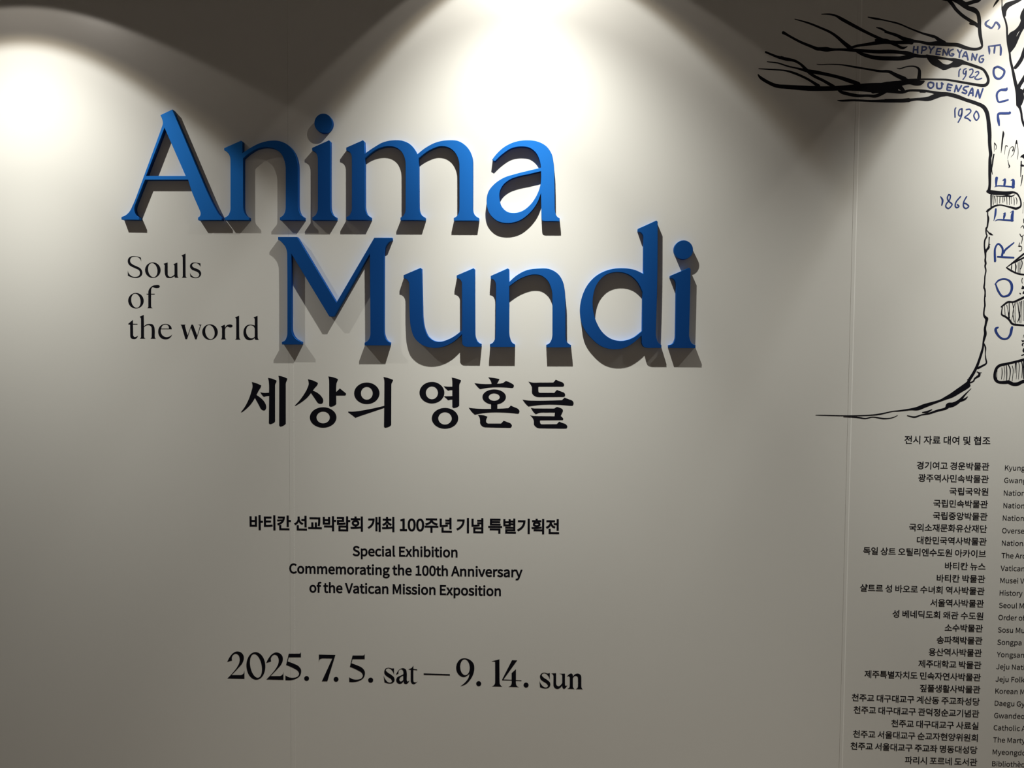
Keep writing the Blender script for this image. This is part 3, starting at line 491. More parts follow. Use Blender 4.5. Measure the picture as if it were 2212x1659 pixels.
사3d,W1o,W0&,K.{,+-v+S,z*o,2*!+Y*V*r+Z+_,L,k-%.1-[,s.K+m/K+(0!+k/5,A.Q-*-{-~-Z/!-N0&-N1o 0s2b0s(g1k(g1k-t3H-t3H.`1k.`1k2b
산3d,X2*,X0r,N/|,0/0+].J*z-r*,-K*Y,e+a-?,Q.2-)/8-^.<.L-P/N,{/y-b/..*.L.[-y/<-Z0$-O0o-O2* 0z2b0z+B1r+B1r.s3@.s3@/^1r/^1r2b +b,&+b({2>({2>)d,Z)d,Z,&
상3d.c,F-W,?,`,*+~+d+V+5+I*W+V)z+~)K,`))-W(p.c(i/n(p0e))1F)K1m)z1z*W1m+51F+d0e,*/n,? .c+`/Q+[02+N0_+:0{*z1(*W0{*50_)u02)a/Q)S.c)O-t)S-7)a,g)u,J*5,@*W,J*z,g+:-7+N-t+[ ,V22,V11,L0;,./L+[.g*y.1*,-g*X-#+_-Z,N.M-%/S-Y.X.G-o/G-=/t.!/*.F.I.w-v/V-X0>-M1*-M22 0z2b0z,_1r,_1r/B3@/B3@0-1r0-1r2b
생3d/:,@..,9-5,#,R+_,++1+y*T,+)x,R)J-5))..(p/:(i0F(p1?))2!)J2J)x2W*T2J+12!+_1?,#0F,9 /:+[0*+W0h+J19+61U*w1`*T1U*219)s0h)_0*)Q/:)M.J)Q-i)_-:)s,z*2,p*T,z*w-:+6-i+J.J+W ,72(,70f,/0&+s/D+K.f*r.3*0-h*^-&+R-Y,5.D,a/:-/.L-k-m.]-@/-.$.I.F-r.s-K/K-40)-,0f-,2( /R2O/R,r0E,r0E/;1_/;1_,T2R,T2R2a1_2a1_0#0E0#0E2O
샬3d0z2b0z-P1r-P1r.p3?.p3?/W1r/W1r0a3?0a3?1H1r1H1r2b ,W2B,W1V,M0d,//y+Z/;*x.e*+.A*T-Y+].2,N.~-&0$-Z/..I.G/J-v/v.Z/,.|.I/M-w0+-X0l-N1W-N2B +W(q26(q26)X,M)X,M*`1r*`1r-&+U-&+U,@0{,@0{+B+W+B
서3d1I2b1I/?/-/?/-.V1I.V1I(f2@(f2@2b ,d1o,d0&,X.z,7-u+a,y*{,0*/+W*d*p+h+^,Y,k-3.2-i,r.Z+k/^+#04+h/E,=.a-%.--{-i.}-]0&-]1o
선3d1H2a1H0B/90B/9/X1H/X1H+92@+92@2a ,^2*,^0r,S/|,4//+a.H*}-n*1-F*^,`+d-<,T.1-,/:-`.;.M-L/M,u/{-Z/1.#.O.W-}/9-_0#-T0o-T2* +y,)+y({2U({2U)d,q)d,q,)
성3d/&,Q-w,J,~,4,?+m+t+<+g*]+t)},?)L,~)*-w(p/&(i03(p1,)*1k)L26)}2C*]26+<1k+m1,,403,J /&+k/s+f0T+X1%+C1C+$1L*]1C*81%)w0T)b/s)T/&)O.7)T-U)b-()w,h*8,^*],h+$-(+C-U+X.7+f ,_2.,_1,,T06,6/H+b.c*}..*/-d*[,|+d-V,U.J-./Q-b.V.O-m/O-;/}-}/3.D.P.v-~/V-`0@-U1/-U2. /90X/9/o1H/o1H,m2@,m2@2b1H2b1H0X
소3d.1-5.1*k*0*k*0*%31*%31*k/(*k/(-5 ..2#..1:-w0>-C/J,S.d+U.1*P-p*u-*+m-C,a-k-M.B../%.Z/p/,/%/i.B0U-k1I-C2A-*2f-p1a.10b.d/r/J/=0>/*1:/*2#
속3d+0+}+0+:1,+:1,(g2#(g2#+} .3/6.3-c*0-c*0,z30,z30-c/*-c/*/6 .22S.22*-}1@-L0^,a0*+f/_*b/H+$.b+x.v,j/8-T/b.207.]0r/,07/f/b0O/81A.v27.b2W/H1S/_0X0*/m0^/=1@/+2*/+2S
송3d.],5-L,.,Q+w+m+V+E+*+7*N+E)s+m)G,Q)&-L(p.](i/m(p0h)&1K)G1t)s2$*N1t+*1K+V0h+w/m,. .]+O/O+K03+@0c+-1!*o1-*N1!*.0c)p03)]/O)Q.])M-j)Q-*)],V)p,:*.,0*N,:*o,V+--*+@-j+K *0-h*0-#3.-#3.-h/*-h/*/5.3/5.3-h .22S.22*-}1@-L0^,a0*+f/_*b/H+$.b+x.v,j/8-T/b.207.]0r/,07/f/b0O/81A.v27.b2W/H1S/_0X0*/m0^/=1@/+2*/+2S
수3d.22A.21j-|0{-K08,^/]+a/2*Z.v*|.2+t.F,h.h-S/7.3/m._0O///m/j/70T.h1H.F2@.22b.v1]/20_/]/q09/?0|/-1j/-2A *0-+*0,A.2,A.2(g/)(g/),A3.,A3.-+
순3d.22J.21z-}13-L0N,a/u+e/K*b/3+%.M+y.b,k/%-T/P.30(.^0e/-0)/g/Q0P/&1B.c28.N2X/51V/M0Z/w/o0P/>14/,1z/,2J */-]*/,t.:,t.:*s/1*s/1,t30,t30-] +<+o+<({20({20)d,4)d,4+o
스3d*0*p*0**31**31*p ..1~..18-w0:-C/C,T.Z+V.%*R-c*x,y+o-8,c-b-N.;...}.Z/l/,.|/h.;0S-a1F-72=,y2d-c1`.$0a.Y/r/C/=09/*18/*1~
시3d1D2b1D(f2<(f2<2b ,i1o,i0&,].x,9-q+a,u*y,-*++V*_*m+@+8+y+l,M,O,v-;-8./-q,n.e+h/j+!0@+f/O,;.i-#.4-y-m.|-a0&-a1o
실3d1E2b1E-T2<-T2<2b +u(q2](q2])X,j)X,j*^2=*^2=-%+r-%+r,?1F,?1F+A+u+A ,f2G,f1^,Z0l,<0#+g/@+&.i*6.C*a-]+h.6,Z/&-50+-l/.._.C/d-n01.S/A.v.^/K.-0+-j0p-_1^-_2G
아3d,k1w+{1i+<1?*h0X*H/]*=.L*H-<*h,?+<+Y+{+/,k*}-Z+/.>+Y.o,?/1-</<.L/1/].o0X.>1?-Z1i ,k1,-@0}-j0].-0*.A/B.H.L.A-V.-,n-j,;-@+w,k+l,9+w+l,;+L,n+8-V+1.L+8/B+L0*+l0],90} 0s2b0s(g1k(g1k-z3H-z3H.e1k.e1k2b
악3d,w2+,)1}+C1`*m12*L0R*@/g*L.{*m.?+C-n,)-P,w-F-i-P.N-n/%.?/F.{/Q/g/F0R/%12.N1`-i1} ,w1?-N19-z1$.?0c.U0;.]/g.U/6.?.j-z.K-N.8,w.1,D.8+u.K+S.j+>/6+6/g+>0;+S0c+u1$,D19 +G,@+G+W0z+W0z(f1r(f1r,@ 0z2b0z,p1r,p1r/D3@/D3@0.1r0.1r2b
앙3d,w2+,)1}+C1a*m13*L0S*@/h*L.}*m.A+C-p,)-R,w-H-i-R.N-p/%.A/F.}/Q/h/F0S/%13.N1a-i1} ,w1@-N19-z1%.?0d.U0;.]/h.U/8.?.l-z.M-N.:,w.3,D.:+u.M+S.l+>/8+6/h+>0;+S0d+u1%,D19 .c,O-W,H,a,2+~+k+V+;+I*[+V)}+~)M,a)*-W(p.c(i/m(p0e)*1F)M1m)}1z*[1m+;1F+k0e,2/m,H .c+h/Q+d02+V0_+@0{+#1(*[0{*70_)w02)b/Q)T.c)P-t)T-7)b,g)w,J*7,@*[,J+#,g+@-7+V-t+d 0z2b0z,l1r,l1r/K3@/K3@051r051r2b
양3d,w2+,)1}+C1a*m13*L0S*@/h*L.}*m.A+C-p,)-R,w-H-i-R.N-p/%.A/F.}/Q/h/F0S/%13.N1a-i1} ,w1@-N19-z1%.?0d.U0;.]/h.U/8.?.l-z.M-N.:,w.3,D.:+u.M+S.l+>/8+6/h+>0;+S0d+u1%,D19 .c,O-W,H,a,2+~+k+V+;+I*[+V)}+~)M,a)*-W(p.c(i/m(p0e)*1F)M1m)}1z*[1m+;1F+k0e,2/m,H .c+h/Q+d02+V0_+@0{+#1(*[0{*70_)w02)b/Q)T.c)P-t)T-7)b,g)w,J*7,@*[,J+#,g+@-7+V-t+d 0z2b0z,l1r,l1r.@3>.@3>/*1r/*1r0K3>0K3>151r151r2b
엔3d,P1.,|1&-D0o-a0N-s0$-y/O-s.z-a.P-D.1,|-y,P-r,%-y+^.1+A.P+/.z+)/O+/0$+A0N+^0o,%1& 1_2b1_+92R+92R2b /j2O/j/q.g/q.V0T.81,-i1T-31n,P1v+i1l+/1M*`0{*C0=*9/O*C.c*`.$+/-R+i-5,P-*-2-3-h-K.7-s.V.I.g/+/j/+/j+S0]+S0]2O ,%,5,%({2n({2n)d,z)d,z,5
여3d,l1,-A0}-j0].-0*.A/B.H.L.A-V.-,n-j,;-A+w,l+l,;+w+o,;+O,n+;-V+4.L+;/B+O0*+o0],;0} /./e1I/e1I-@/1-@/;.L/8/- 1I2b1I0M.s0M.B1:-^1h,l1w+}1i+>1?*j0X*K/]*@.L*K-<*j,?+>+Y+}+/,l*}-B+&-p+:.<+W._,$.y,W1I,W1I(f2@(f2@2b
역3d+b,<+b+T1H+T1H(g2@(g2@,< ,r1B-G1;-s1&.70d.M0;.T/g.M/6.7.i-s.I-G.5,r..,?.5+p.I+O.i+:/6+2/g+:0;+O0d+p1&,?1; 1H0N1H.~/>.~/H/g/>0N ,r2.,$2#+@1b*j14*I0S*>/g*I.z*j.=+@-k,$-M,r-B-a-L.C-i.u.91H.91H,o2@,o2@2b1H2b1H17.v17.D1d-a2#
연3d,r18-G11-s0x.70W.M0-.T/U.M/!.7.S-s.3-G-z,r-s,?-z+p.3+O.S+:/!+2/U+:0-+O0W+p0x,?11 1H0E1H.h/=.h/H/U/E/}/<0E ,r2&,$1x+@1Y*j1)*I0E*>/U*I.g*j.(+@-S,$-4,r-)-`-3.C-Q.u.!1H.!1H+A2@+A2@2a1H2a1H1..t1..B1[-_1y +},++}({2Y({2Y)d,t)d,t,+
오3d.]1>/R160<0|0r0W180(1D/J18.l0r.<0<-t/R-^.]-U-g-^,~-t,H.<,%.l+v/J,%0(,H0W,~0|-g16 *0*j*0*#31*#31*j/**j/*,p0.-$1!-F1a-x2,.Z29/J2)0?1W1$0n1W/n1w.]2%-L1w,M1W+c1$+50?+$/J+3.Z+Y-x,;-F-/-$.3,p.3*j
왜3d,W1!-%0y-J0h-g0M-y0*.!/]-y/2-g.l-J.Q-%.@,W.:,-.@+e.Q+H.l+6/2+0/]+60*+H0M+e0h,-0y ,W1g+p1^+61D*g0w*J0A*@/]*H/!*_.L+%.#+T-d,0-S,0+r*$+o*0+)+b++-M+4/4+H/.,*-#+u-#-S-[-d...$.Q.L.h/!.p/].f0A.J0w-z1D-@1^ /X2M/X);0K);0K-l1]-l1](g2P(g2P2b1]2b1].U0K.U0K2M
외3d-D19-z13.J0|.m0_/&07///c/&/4.m.i.J.J-z.7-D.0,l.7,>.J+x.i+b/4+Y/c+b07+x0_,>0|,l13 1A2b1A(f29(f292b *@*u,=*w.P+$0i+@0b+~/;+o-n+e-n-G.U-X/1-x/].G/x/!0$/c/v0N/T1..|1[.81x-D2%,P1x+i1[+41.*o0N*c/c*m/!+,.G+V-x,2-X,v-G,v+b*5+_
용3d.],<-L,5,Q+}+m+]+E+0+7*S+E)v+m)H,Q)(-L(p.](i/l(p0g)(1K)H1t)v2$*S1t+01K+]0g+}/l,5 .]+W/O+S03+G0b+31!*u1-*S1!*10b)r03)^/O)Q.])M-j)Q-*)^,W)r,:*1,0*S,:*u,W+3-*+G-j+S .]1k/Q1g061Y0h1D1*1&140_1*0;0h/z06/e/Q/W.]/R-i/W-&/e,R/z,40;,)0_,41&,R1D-&1Y-i1g .]2P-K2I,M24+h1m+=1=+/0_+<0%+c/T,C/2,C-j*0-j*0-%3.-%3.-j0v-j0v/21W/T1}0%2.0_1|1=1R1m0l24/o2I -;-j-;.x-w.q.].n/C.q0!.x0!-j
운3d.]2J-M2B,P2++j1a+?1-+00J+?/h+j/5,P.l-M.S.].K/m.S0j.l1P/51{/h2-0J1{1-1P1a0j2+/m2B .]1c/N1^021N0c161%0r100J1%0#0c/`02/H/N/9.]/4-l/9-+/H,V/`,80#,-0J,80r,V16-+1N-l1^ */-^*/,u.:,u.:*t/3*t/3,u30,u30-^ +=+r+=({20({20)e,5)e,5+r
울3d.]2V-I2P,L2<+f1x+=1L+/0q+=09+f/i,L/H-I/5.]/./p/50n/H1S/i1|092.0q1|1L1S1x0n2</p2P .]1s/R1o081d0i1P1*16140q1*0O0i0508/~/R/r.]/n-h/r-%/~,Q05,40O,*0q,416,Q1P-%1d-h1o +:(q2;(q2;)V,0)V,0*W1|*W1|,n/*,n/*-g3.-g3..N*0.N*0-g.2-g.2,n+8,n+8,.1*,.1*+9+:+9
원3d-@2<,Q25+p1|+@1Z*~1.*t0T*~/{+@/N+p/.,Q.u-@.n./.u.m/./@/N/_/{/i0T/_1./@1Z.m1|./25 -@1Y.01M.c1,.u0T.c/~.0/]-@/P,P/]+z/~+g0T+z1,,P1M *6-A,{-E,{+M-s+M-s-J/8-T0V-e0P.E.?.4,,.,*+.* /B,m/B,01D,01D+.2<+.2<2a1D2a1D,m +P+r+P({2R({2R)d,H)d,H+r
위3d-F26,V2.+r1q+@1I*}0q*r02*}/P+@.x+r.P,V.7-F...7.7.x.P/M.x/m/P/x02/m0q/M1I.x1q.72. -F1M-y1H.G18.h0{.}0Y/(02.}/g.h/F.G/--y.z-F.t,q.z,G/-,&/F+n/g+g02+n0Y,&0{,G18,q1H 1F2a1F(g2=(g2=2a *9,R,~,W,~)&-v)&-v,]/A,i0g,|0a-_.I-H,1-?*.-=
유3d.[2=-M24,Q1v+j1L+?0q+00-+?/F+j.k,Q.B-M.(.[-{/k.(0g.B1N.k1y/F2,0-1y0q1N1L0g1v/k24 .[1U/N1O031>0e1!1&0Z120-1&/]0e/903.z/N.i.[.c-j.i-).z,T/9,5/],*0-,50Z,T1!-)1>-j1O */-$*/,<,L,<,L(g-F(g-F,</s,</s(g0l(g0l,<30,<30-$
이3d1D2b1D(f2<(f2<2b -%1w,61i+Q1?*|0X*]/]*Q.L*]-<*|,?+Q+Y,6+/-%*}-r+/.U+Y/+,?/J-</U.L/J/]/+0X.U1?-r1i -%1,-W0}.%0].E0*.Y/B.a.L.Y-V.E,n.%,;-W+w-%+l,O+w,%,;+b,n+M-V+F.L+M/B+b0*,%0],O0}
일3d,y2@,,27+F1x*q1L*O0p*D0-*O/F*q.k+F.@,,.$,y-w-j.$.O.@/$.k/E/F/P0-/E0p/$1L.O1x-j27 ,y1V-O1P-z1>.?0~.T0Y.[0-.T/^.?/8-z.x-O.f,y.`,F.f+x.x+W/8+B/^+:0-+B0Y+W0~+x1>,F1P 1E2b1E-Y2=-Y2=2b +u(s2](s2])Z,j)Z,j*c2=*c2=-,+r-,+r,E1F,E1F+E+u+E
자3d*A1`*A0v,Y0v,Y/_,M.],+-[+R,c*m+x)}+E*R*_+W+K,K,W-(-y-_,b.Q+]/S*u0&+[/8,1.S,t-}-h-].c-P/_-P0v/c0v/c1` 0s2b0s(g1k(g1k-v3H-v3H.a1k.a1k2b
재3d/W2N/W)90K)90K-v1g-v1g(g2[(g2[2b1g2b1g.a0K.a0K2N *<1Q*<0i,50i,5/~,-.o+q-j+I,p*m,)*%+O*Z*k+R+T,6,W,`-p-.,e-l+m.a+//6+p.L,E-r-+-J-{-2.y-*/~-*0i.t0i.t1Q
전3d1H2a1H/y/H/y/H/41H/41H+F2@+F2@2a +},%+}({2Y({2Y)d,t)d,t,% *M1s*M1.,a1.,a0^,U/m,7/%+c.C+!-l*3-F*_,_+f-9,W.+-0//-e.4.R-I/T,t0!-Z/5-~.S.S.%/2-d/t-Y0^-Y1./j1./j1s
정3d/&,L-w,E,~,/,?+i+t+9+g*Y+t){,?)K,~))-w(o/&(h03(o1,))1k)K26){2C*Y26+91k+i1,,/03,E /&+g/s+c0T+T1%+?1C*~1L*Y1C*51%)u0T)`/s)Q/&)M.7)Q-U)`-()u,h*5,^*Y,h*~-(+?-U+T.7+c 1H2b1H0,/L0,/L/B1H/B1H,i2@,i2@2b *M1{*M16,a16,a0s,U0%,7/:+c.V+!-~*3-W*_,q+f-K,W.>-1/D-e.J.S-`/T-.0!-q/5.8.S.j.%/H-d0.-Y0t-Y16/j16/j1{
제3d1d2b1d(g2W(g2W2b /e2L/e/-.*/-.*.D/e.D/e):0W):0W2L *>1R*>0j,30j,3/s,+.l+n-i+E,n*j,$*$+H*X*f+N+R,2,X,]-r-+,b-h+c.[*{/2+^.J,7-p,}-H-s-0.q-(/s-(0j.p0j.p1R
조3d.4-3.4*j*0*j*0*#31*#31*j/,*j/,-3 *u1k*u1$.21$.20n-{/v-G/),X.E+Z-r*X-U*{,o+r-+,f-Q-Q.&.2.e._/O//.f/m.)0X-T1M-/2D,s2g-Y1c-t0e.G/u/*/@/v/-0n/-1$2F1$2F1k
좌3d*O1i*O1!,c1!,c0v,W0.,9/H+e.k+$.<*4-w*_-5+f-f,X.P-2/N-g.W.W-r/[-D0(.*/9.J.W.w.(/P-g03-[0v-[1!/n1!/n1i *1*n,&*o.1*x0?+509+s.{+f-[+^-[-Z,d-Z,d+Y*$+W 0s2b0s(g1j(g1j-l3C-l3C.V1j.V1j2b
주3d*~2(*~1A..1A..1<-y0R-H/p,^/;+d.p*a.X+$-r+y.+,l.J-U.v.3/N.]0//+/N/f.v0O.J1B.+2:-r2Y.X1W.p0]/;/r/p/B0R/01</01A2;1A2;2( *0-$*0,<.2,<.2(h/)(h/),<3.,<3.-$
중3d.]+T/O+P03+D0b+11!*s1-*Q1!*00b)r03)^/O)Q.])M-j)Q-*)^,W)r,:*0,0*Q,:*s,W+1-*+D-j+P *0.%*0-=.3-=.3,9-1,/,A+u+f+T+C+*+7*Q+E)u+m)H,Q)(-L(p.](i/l(p0g)(1K)H1t)u2$*Q1v+*1R+T0w+u0,,//*,9/*-=3.-=3..% *|27*|1O.&1O-o0s-@0@,W/s+`/T*_/C*|.]+y.n,n/--X/S.60&.]0_/)0&/b/S0M/-1B.n2>.]2]/C1[/T0c/s/{0@/K0s/71O2?1O2?27
짚3d1E2a1E--2<--2<2a +])[+](s2L(s2L)[1!)[1!+n2C+n2C,V+e,V+e+n-*+n-*)[ -}+n0,+n0,)[-})[ *R2#*R1<,l1<,l1#,a06,B/L+m.l+-.:*<-s*g-1+o-e,b.S-</T-r.Z.e-r/j-B07.(/G.I.d.x.3/T-p0:-e1#-e1</{1</{2#
책3d+r,(+r+?1[+?1[(g2R(g2R,( ,62V,61E*I1E*I0^,60^,60S,./l+s/++M.N*w-z*7-V*`,t+T-I,6.1,`/&-..7-l-U._-(/*-h.G.--p.Y-J/3-2/p-*0S-*0^.p0^.p1E-*1E-*2V /S2P/S,^0G,^0G/<1_/<1_,X2R,X2R2a1_2a1_0$0G0$0G2P
천3d,]2[,]1C*I1C*I0[,]0[,]0?,R/P,4.h+a.,*~-W*2-4*[,N+b-$,S-n-,.m-b-t.R-1/V,_0#-D/4-f.Q.8-}.q-_/U-S0?-S0[/f0[/f1C-T1C-T2[ 1H2a1H/[/F/[/F.s1H.s1H+:2@+:2@2a +}+w+}({2Y({2Y)d,t)d,t+w
최3d1A2b1A(f29(f292b *@*k,=*m.P*w0i+60b+u/?+f-v+[-v-J,~-J,~+W*5+T ,~2Z,~1F*g1F*g0^,}0^,q/t,Q/5+~.Z+?./*P-m*x-,,#-Z,s.B-L/>.&.G.w-b/~-50H-w/Y.8.w.b.F/:.%/w-v0^040^041F-v1F-v2Z
치3d1D2b1D(g2<(g2<2b ,u2P,u0{*Y0{*Y07,v07,v/M,k.K,I-M+s,Z+2+u*A+D*p*`+v+F,j,K-D-f-},Q.q+S/v*p0H+T/W,%.q,f.>-U-y.O-m/M-m070)070)0{-m0{-m2P
카3d*k1_*k0v.B0v.90$.&/3*<.w*I.--i.J-B-`,l,z,,,;+9+_*8+**g*E,W+T-s,s.c.C///{/:1_ 0s2b0s(h1k(h1k-u3D-u3D._1k._1k2b
칸3d*i1x*i13.713./0V-z/|*;/m*I/(-Y/>,o.J+h-b*@-)*c,B,D-+-].$.Q/1/#0M/31x 0y2b0y+;1r+;1r.p3@.p3@/Y1r/Y1r2b +`+}+`({2=({2=)d,W)d,W+}
트3d*0*k*0*$31*$31*k +>1o+>,X2.,X2.-@,7-@,7.t1m.t1m/[,7/[,71*2$1*2$1o
특3d*/-J*/,c3.,c3.-J +0+g+0+!1&+!1&(g1{(g1{+g +@2I+@.D2).D2)/*,8/*,80)1h0)1h0j,80j,81c2#1c2#2I
티3d1F2b1F(g2>(g2>2b *j1k*j+/+V+/->+1.p+:0B+L09,5.m,!-A+v+a+t+a.:/7.:/7.~+a.~+a1$/X1$/X1k
틸3d1E2b1E-M2=-M2=2b *e24*e-q+R-q-H-s.x-z0B..0:.q.u.b-K.Z+].X+]/c/2/c/20G+]0G+]1L/K1L/K24 +u(q2](q2])W,j)W,j*_2=*_2=,~+r,~+r,<1F,<1F+?+u+?
파3d*/+5,&+7.3+@0?+W0:,9.f,,.f0s/m0s/m1[*;1[*;0s+A0s+A+}*$+| ,70s-q0s-q,&,7+~ 0s2b0s(g1k(g1k-z3H-z3H.d1k.d1k2b
포3d*{-f*{-!.2-!.2*g*0*g*0)|31)|31*g/)*g/)-!2=-!2=-f0i-f0i0}2?0}2?1f*y1f*y0},N0},N-f -F0}/r0}/r-f-F-f
풀3d+#/r+#/028/028/r0j/r0j1e2;1e2;2I*}2I*}1e,N1e,N/r -F1e/r1e/r/r-F/r +:(q2;(q2;)U,0)U,0*M1|*M1|,_/*,_/*-Z3.-Z3..B*0.B*0-Z.2-Z.2,_+8,_+8+|1*+|1*+.+:+.
학3d-,0E,?0>+_0(+0/b*o/4*e.X*o-}+0-O+_--,?,t-,,l-u,t.U--/&-O/D-}/N.X/D/4/&/b.U0(-u0> -,/a-u/T.I/2.Z.X.I.#-u-^-,-Q,?-^+k.#+Y.X+k/2,?/T +G+x+G+30z+30z(g1r(g1r+x ,_2f,_1]*21]*20u0%0u0%1]-V1]-V2f 0z2b0z,M1r,M1r/33@/33@/y1r/y1r2b
한3d-,04,?0,+_/r+0/N*o.{*e.A*o-e+0-5+_,n,?,W-,,O-u,W.U,n/&-5/D-e/N.A/D.{/&/N.U/r-u0, -,/N-Z/I.$/<.B/%.T.e.Z.A.T-z.B-^.$-G-Z-:-,-5,Y-:,3-G+s-^+`-z+Y.A+`.e+s/%,3/<,Y/I 0z2a0z+71r+71r._3@._3@/H1r/H1r2a ,_2a,_1M*21M*20f0%0f0%1M-V1M-V2a +a+n+a({2>({2>)d,W)d,W+n
현3d,|04,80,+Z/q+//L*p.x*f.=*p-`+/-/+Z,f,8,N,|,F-e,N.B,f.n-//--`/7.=/-.x.n/L.B/q-e0, ,|/M-c/@.4.v.D.=.4-`-c-:,|-,,9-:+i-`+X.=+i.v,9/@ /f-z/f-61H-61H++2@++2@2a1H2a1H0%/f0%/f/=1H/=1H-z ,S2b,S1M*11M*10f/f0f/f1M-J1M-J2b +y+h+y({2U({2U)d,q)d,q+h
협3d,|0M,70F+Z00+//j*p/<*f.a*p.*+/-X+Z-6,7,},|,u-e,}.B-6.n-X/-.*/7.a/-/<.n/j.B00-e0F ,|/i-d/].5/:.E.a.5.,-d-e,|-W,9-e+i.,+X.a+i/:,9/] +u,E+u(s2@(s2@,E1I,E1I+C,l+C,l,E ,l*_1I*_1I)Y,l)Y 1H2b1H0D/f0D/f/[1H/[1H.J/e.J/e-b1H-b1H,m2@,m2@2b ,S2j,S1b*11b*10z/f0z/f1b-J1b-J2j
화3d-3/L-z/?.M.w._.@.M-f-z-B-3-5,G-B+t-f+c.@+t.w,G/? -302,G0*+h/p+:/L*z.y*p.@*x-j+2-?+V,y,*,a,e,R,e+J*$+G*2*],)*_.4*i0D+%0>+d.~+U-]+M-],R.;,`.k,x/3->/J-j/R.@/H.y/,/L.Z/p-{0* 0u2b0u(g1m(g1m-c3C-c3C.M1m.M1m2b ,e2`,e1N*51N*50g0/0g0/1N-]1N-]2`
활3d-40C-{0<.M0%.^/`.M/=-{/%-4.z,I/%+w/=+g/`+w0%,I0< 0y2b0y,n1q,n1q/E3>/E3>001q001q2b +J(q27(q27)P,A)P,A*D1q*D1q,D+H,D+H+f0z+f0z*{+J*{ -40{,H0v+j0g+<0N*}0-*s/`*{/:+5.w+Y._,-.M,h.D,h-h*+-e*5-&,--).9-20H-I0B.#/$-s-_-k-_.D.=.M.m._/4.w/J/:/Q/`/H0-/,0N.[0g-|0v ,h2j,h1x*B1x*B1<0&1<0&1x-_1x-_2j
회3d1A2b1A(g29(g292b -I/L.7/?.i.w.z.@.t-z.a-].C-G-x-:-I-5,]-B,,-f+v.@,,.w,]/? -I02,]0*+|/p+N/L+1.y+&.@+/-j+F->+l,x,A,`,},Q,}+K*5+G*A*],@*_.S*i0i+$0c+d/?+V-u+N-u,R.T,a/*,y/N-?/f-j/n.@/d.y/F/L.t/p.70* ,}2a,}1M*H1M*H0f0K0f0K1M-u1M-u2a
획3d-J0*.7/}.g/c.x/8.g.l.7.Q-J.G,^.Q,..l+y/8,./c,^/} 1D2`1D,$2<,$2<2` +[+U+[*o1D*o1D(g2<(g2<+U ,|2h,|1k*R1k*R1+0A1+0A1k-t1k-t2h *@,A,;,C.J,M0],f0V-D/9-7-t-/-t-k.S-v/(.-/L.H/d.k/l/8/b/g/E01.t0M.70_-J0e,^0_+}0M+O01+3/g+)/8+1.k+G.H+l.-,@-v,|-k,|-+*4-('''
AB = "!#$%&()*+,-./0123456789:;<=>?@ABCDEFGHIJKLMNOPQRSTUVWXYZ[]^_`abcdefghijklmnopqrstuvwxyz{|}~"
IX = {c: i for i, c in enumerate(AB)}
def num(a): return IX[a[0]] * 91 + IX[a[1]] - 600
G = {}
for ln in GLYPHS.split('\n'):
    if not ln: continue
    ch, body = ln[0], ln[3:]
    G[ch] = (num(ln[1:3]) / 1000.0, [[(num(c[i:i + 2]) / 1000.0, num(c[i + 2:i + 4]) / 1000.0) for i in range(0, len(c), 4)] for c in body.split(' ')])
SPACE = 0.224
def fatten(conts, d):
    ar = [sum(c[i - 1][0] * c[i][1] - c[i][0] * c[i - 1][1] for i in range(len(c))) for c in conts]
    sg = 1 if max(ar, key=abs) > 0 else -1
    out = []
    for c in conts:
        q = []; n = len(c)
        for i in range(n):
            a, b, e = c[i - 1], c[i], c[(i + 1) % n]
            l1 = math.hypot(b[0] - a[0], b[1] - a[1]) or 1; l2 = math.hypot(e[0] - b[0], e[1] - b[1]) or 1
            n1 = ((b[1] - a[1]) / l1 * sg, -(b[0] - a[0]) / l1 * sg); n2 = ((e[1] - b[1]) / l2 * sg, -(e[0] - b[0]) / l2 * sg)
            dt = max(-0.4, n1[0] * n2[0] + n1[1] * n2[1])
            q.append((b[0] + d * (n1[0] + n2[0]) / (1 + dt), b[1] + d * (n1[1] + n2[1]) / (1 + dt)))
        for i in range(n):                                   # an edge shorter than the offset may turn over: close it to a point
            j = (i + 1) % n
            if (c[j][0] - c[i][0]) * (q[j][0] - q[i][0]) + (c[j][1] - c[i][1]) * (q[j][1] - q[i][1]) < 0:
                h = (q[i - 1], q[i], q[j], q[(j + 1) % n])
                d1 = (h[1][0] - h[0][0], h[1][1] - h[0][1]); d2 = (h[3][0] - h[2][0], h[3][1] - h[2][1])
                den = d1[0] * d2[1] - d1[1] * d2[0]
                if abs(den) > 1e-9:
                    t = ((h[2][0] - h[0][0]) * d2[1] - (h[2][1] - h[0][1]) * d2[0]) / den
                    p = (h[0][0] + d1[0] * t, h[0][1] + d1[1] * t)
                    if math.hypot(p[0] - h[1][0], p[1] - h[1][1]) > 3 * d: p = ((h[1][0] + h[2][0]) / 2, (h[1][1] + h[2][1]) / 2)
                else: p = ((h[1][0] + h[2][0]) / 2, (h[1][1] + h[2][1]) / 2)
                q[i] = q[j] = p
        r = [p for i, p in enumerate(q) if math.hypot(p[0] - q[i - 1][0], p[1] - q[i - 1][1]) > 1e-5]
        out.append(r if len(r) > 2 else q)
    return out
CACHE = {}
def glyph_mesh(ch, bold, em):
    key = (ch, bold, round(em, 4))
    if key not in CACHE:
        me = contours_mesh('letter', fatten(G[ch][1], bold), VT / em); me.materials.append(M_INK); CACHE[key] = me
    return CACHE[key]
def ink_span(txt, bold, track):
    x = 0.0; lo = None; hi = 0.0
    for ch in txt:
        if ch == ' ': x += SPACE + track; continue
        adv, cs = G[ch]; xs = [p[0] for c in cs for p in c]
        if lo is None: lo = x + min(xs) - bold
        hi = x + max(xs) + bold; x += adv + track
    return lo, hi
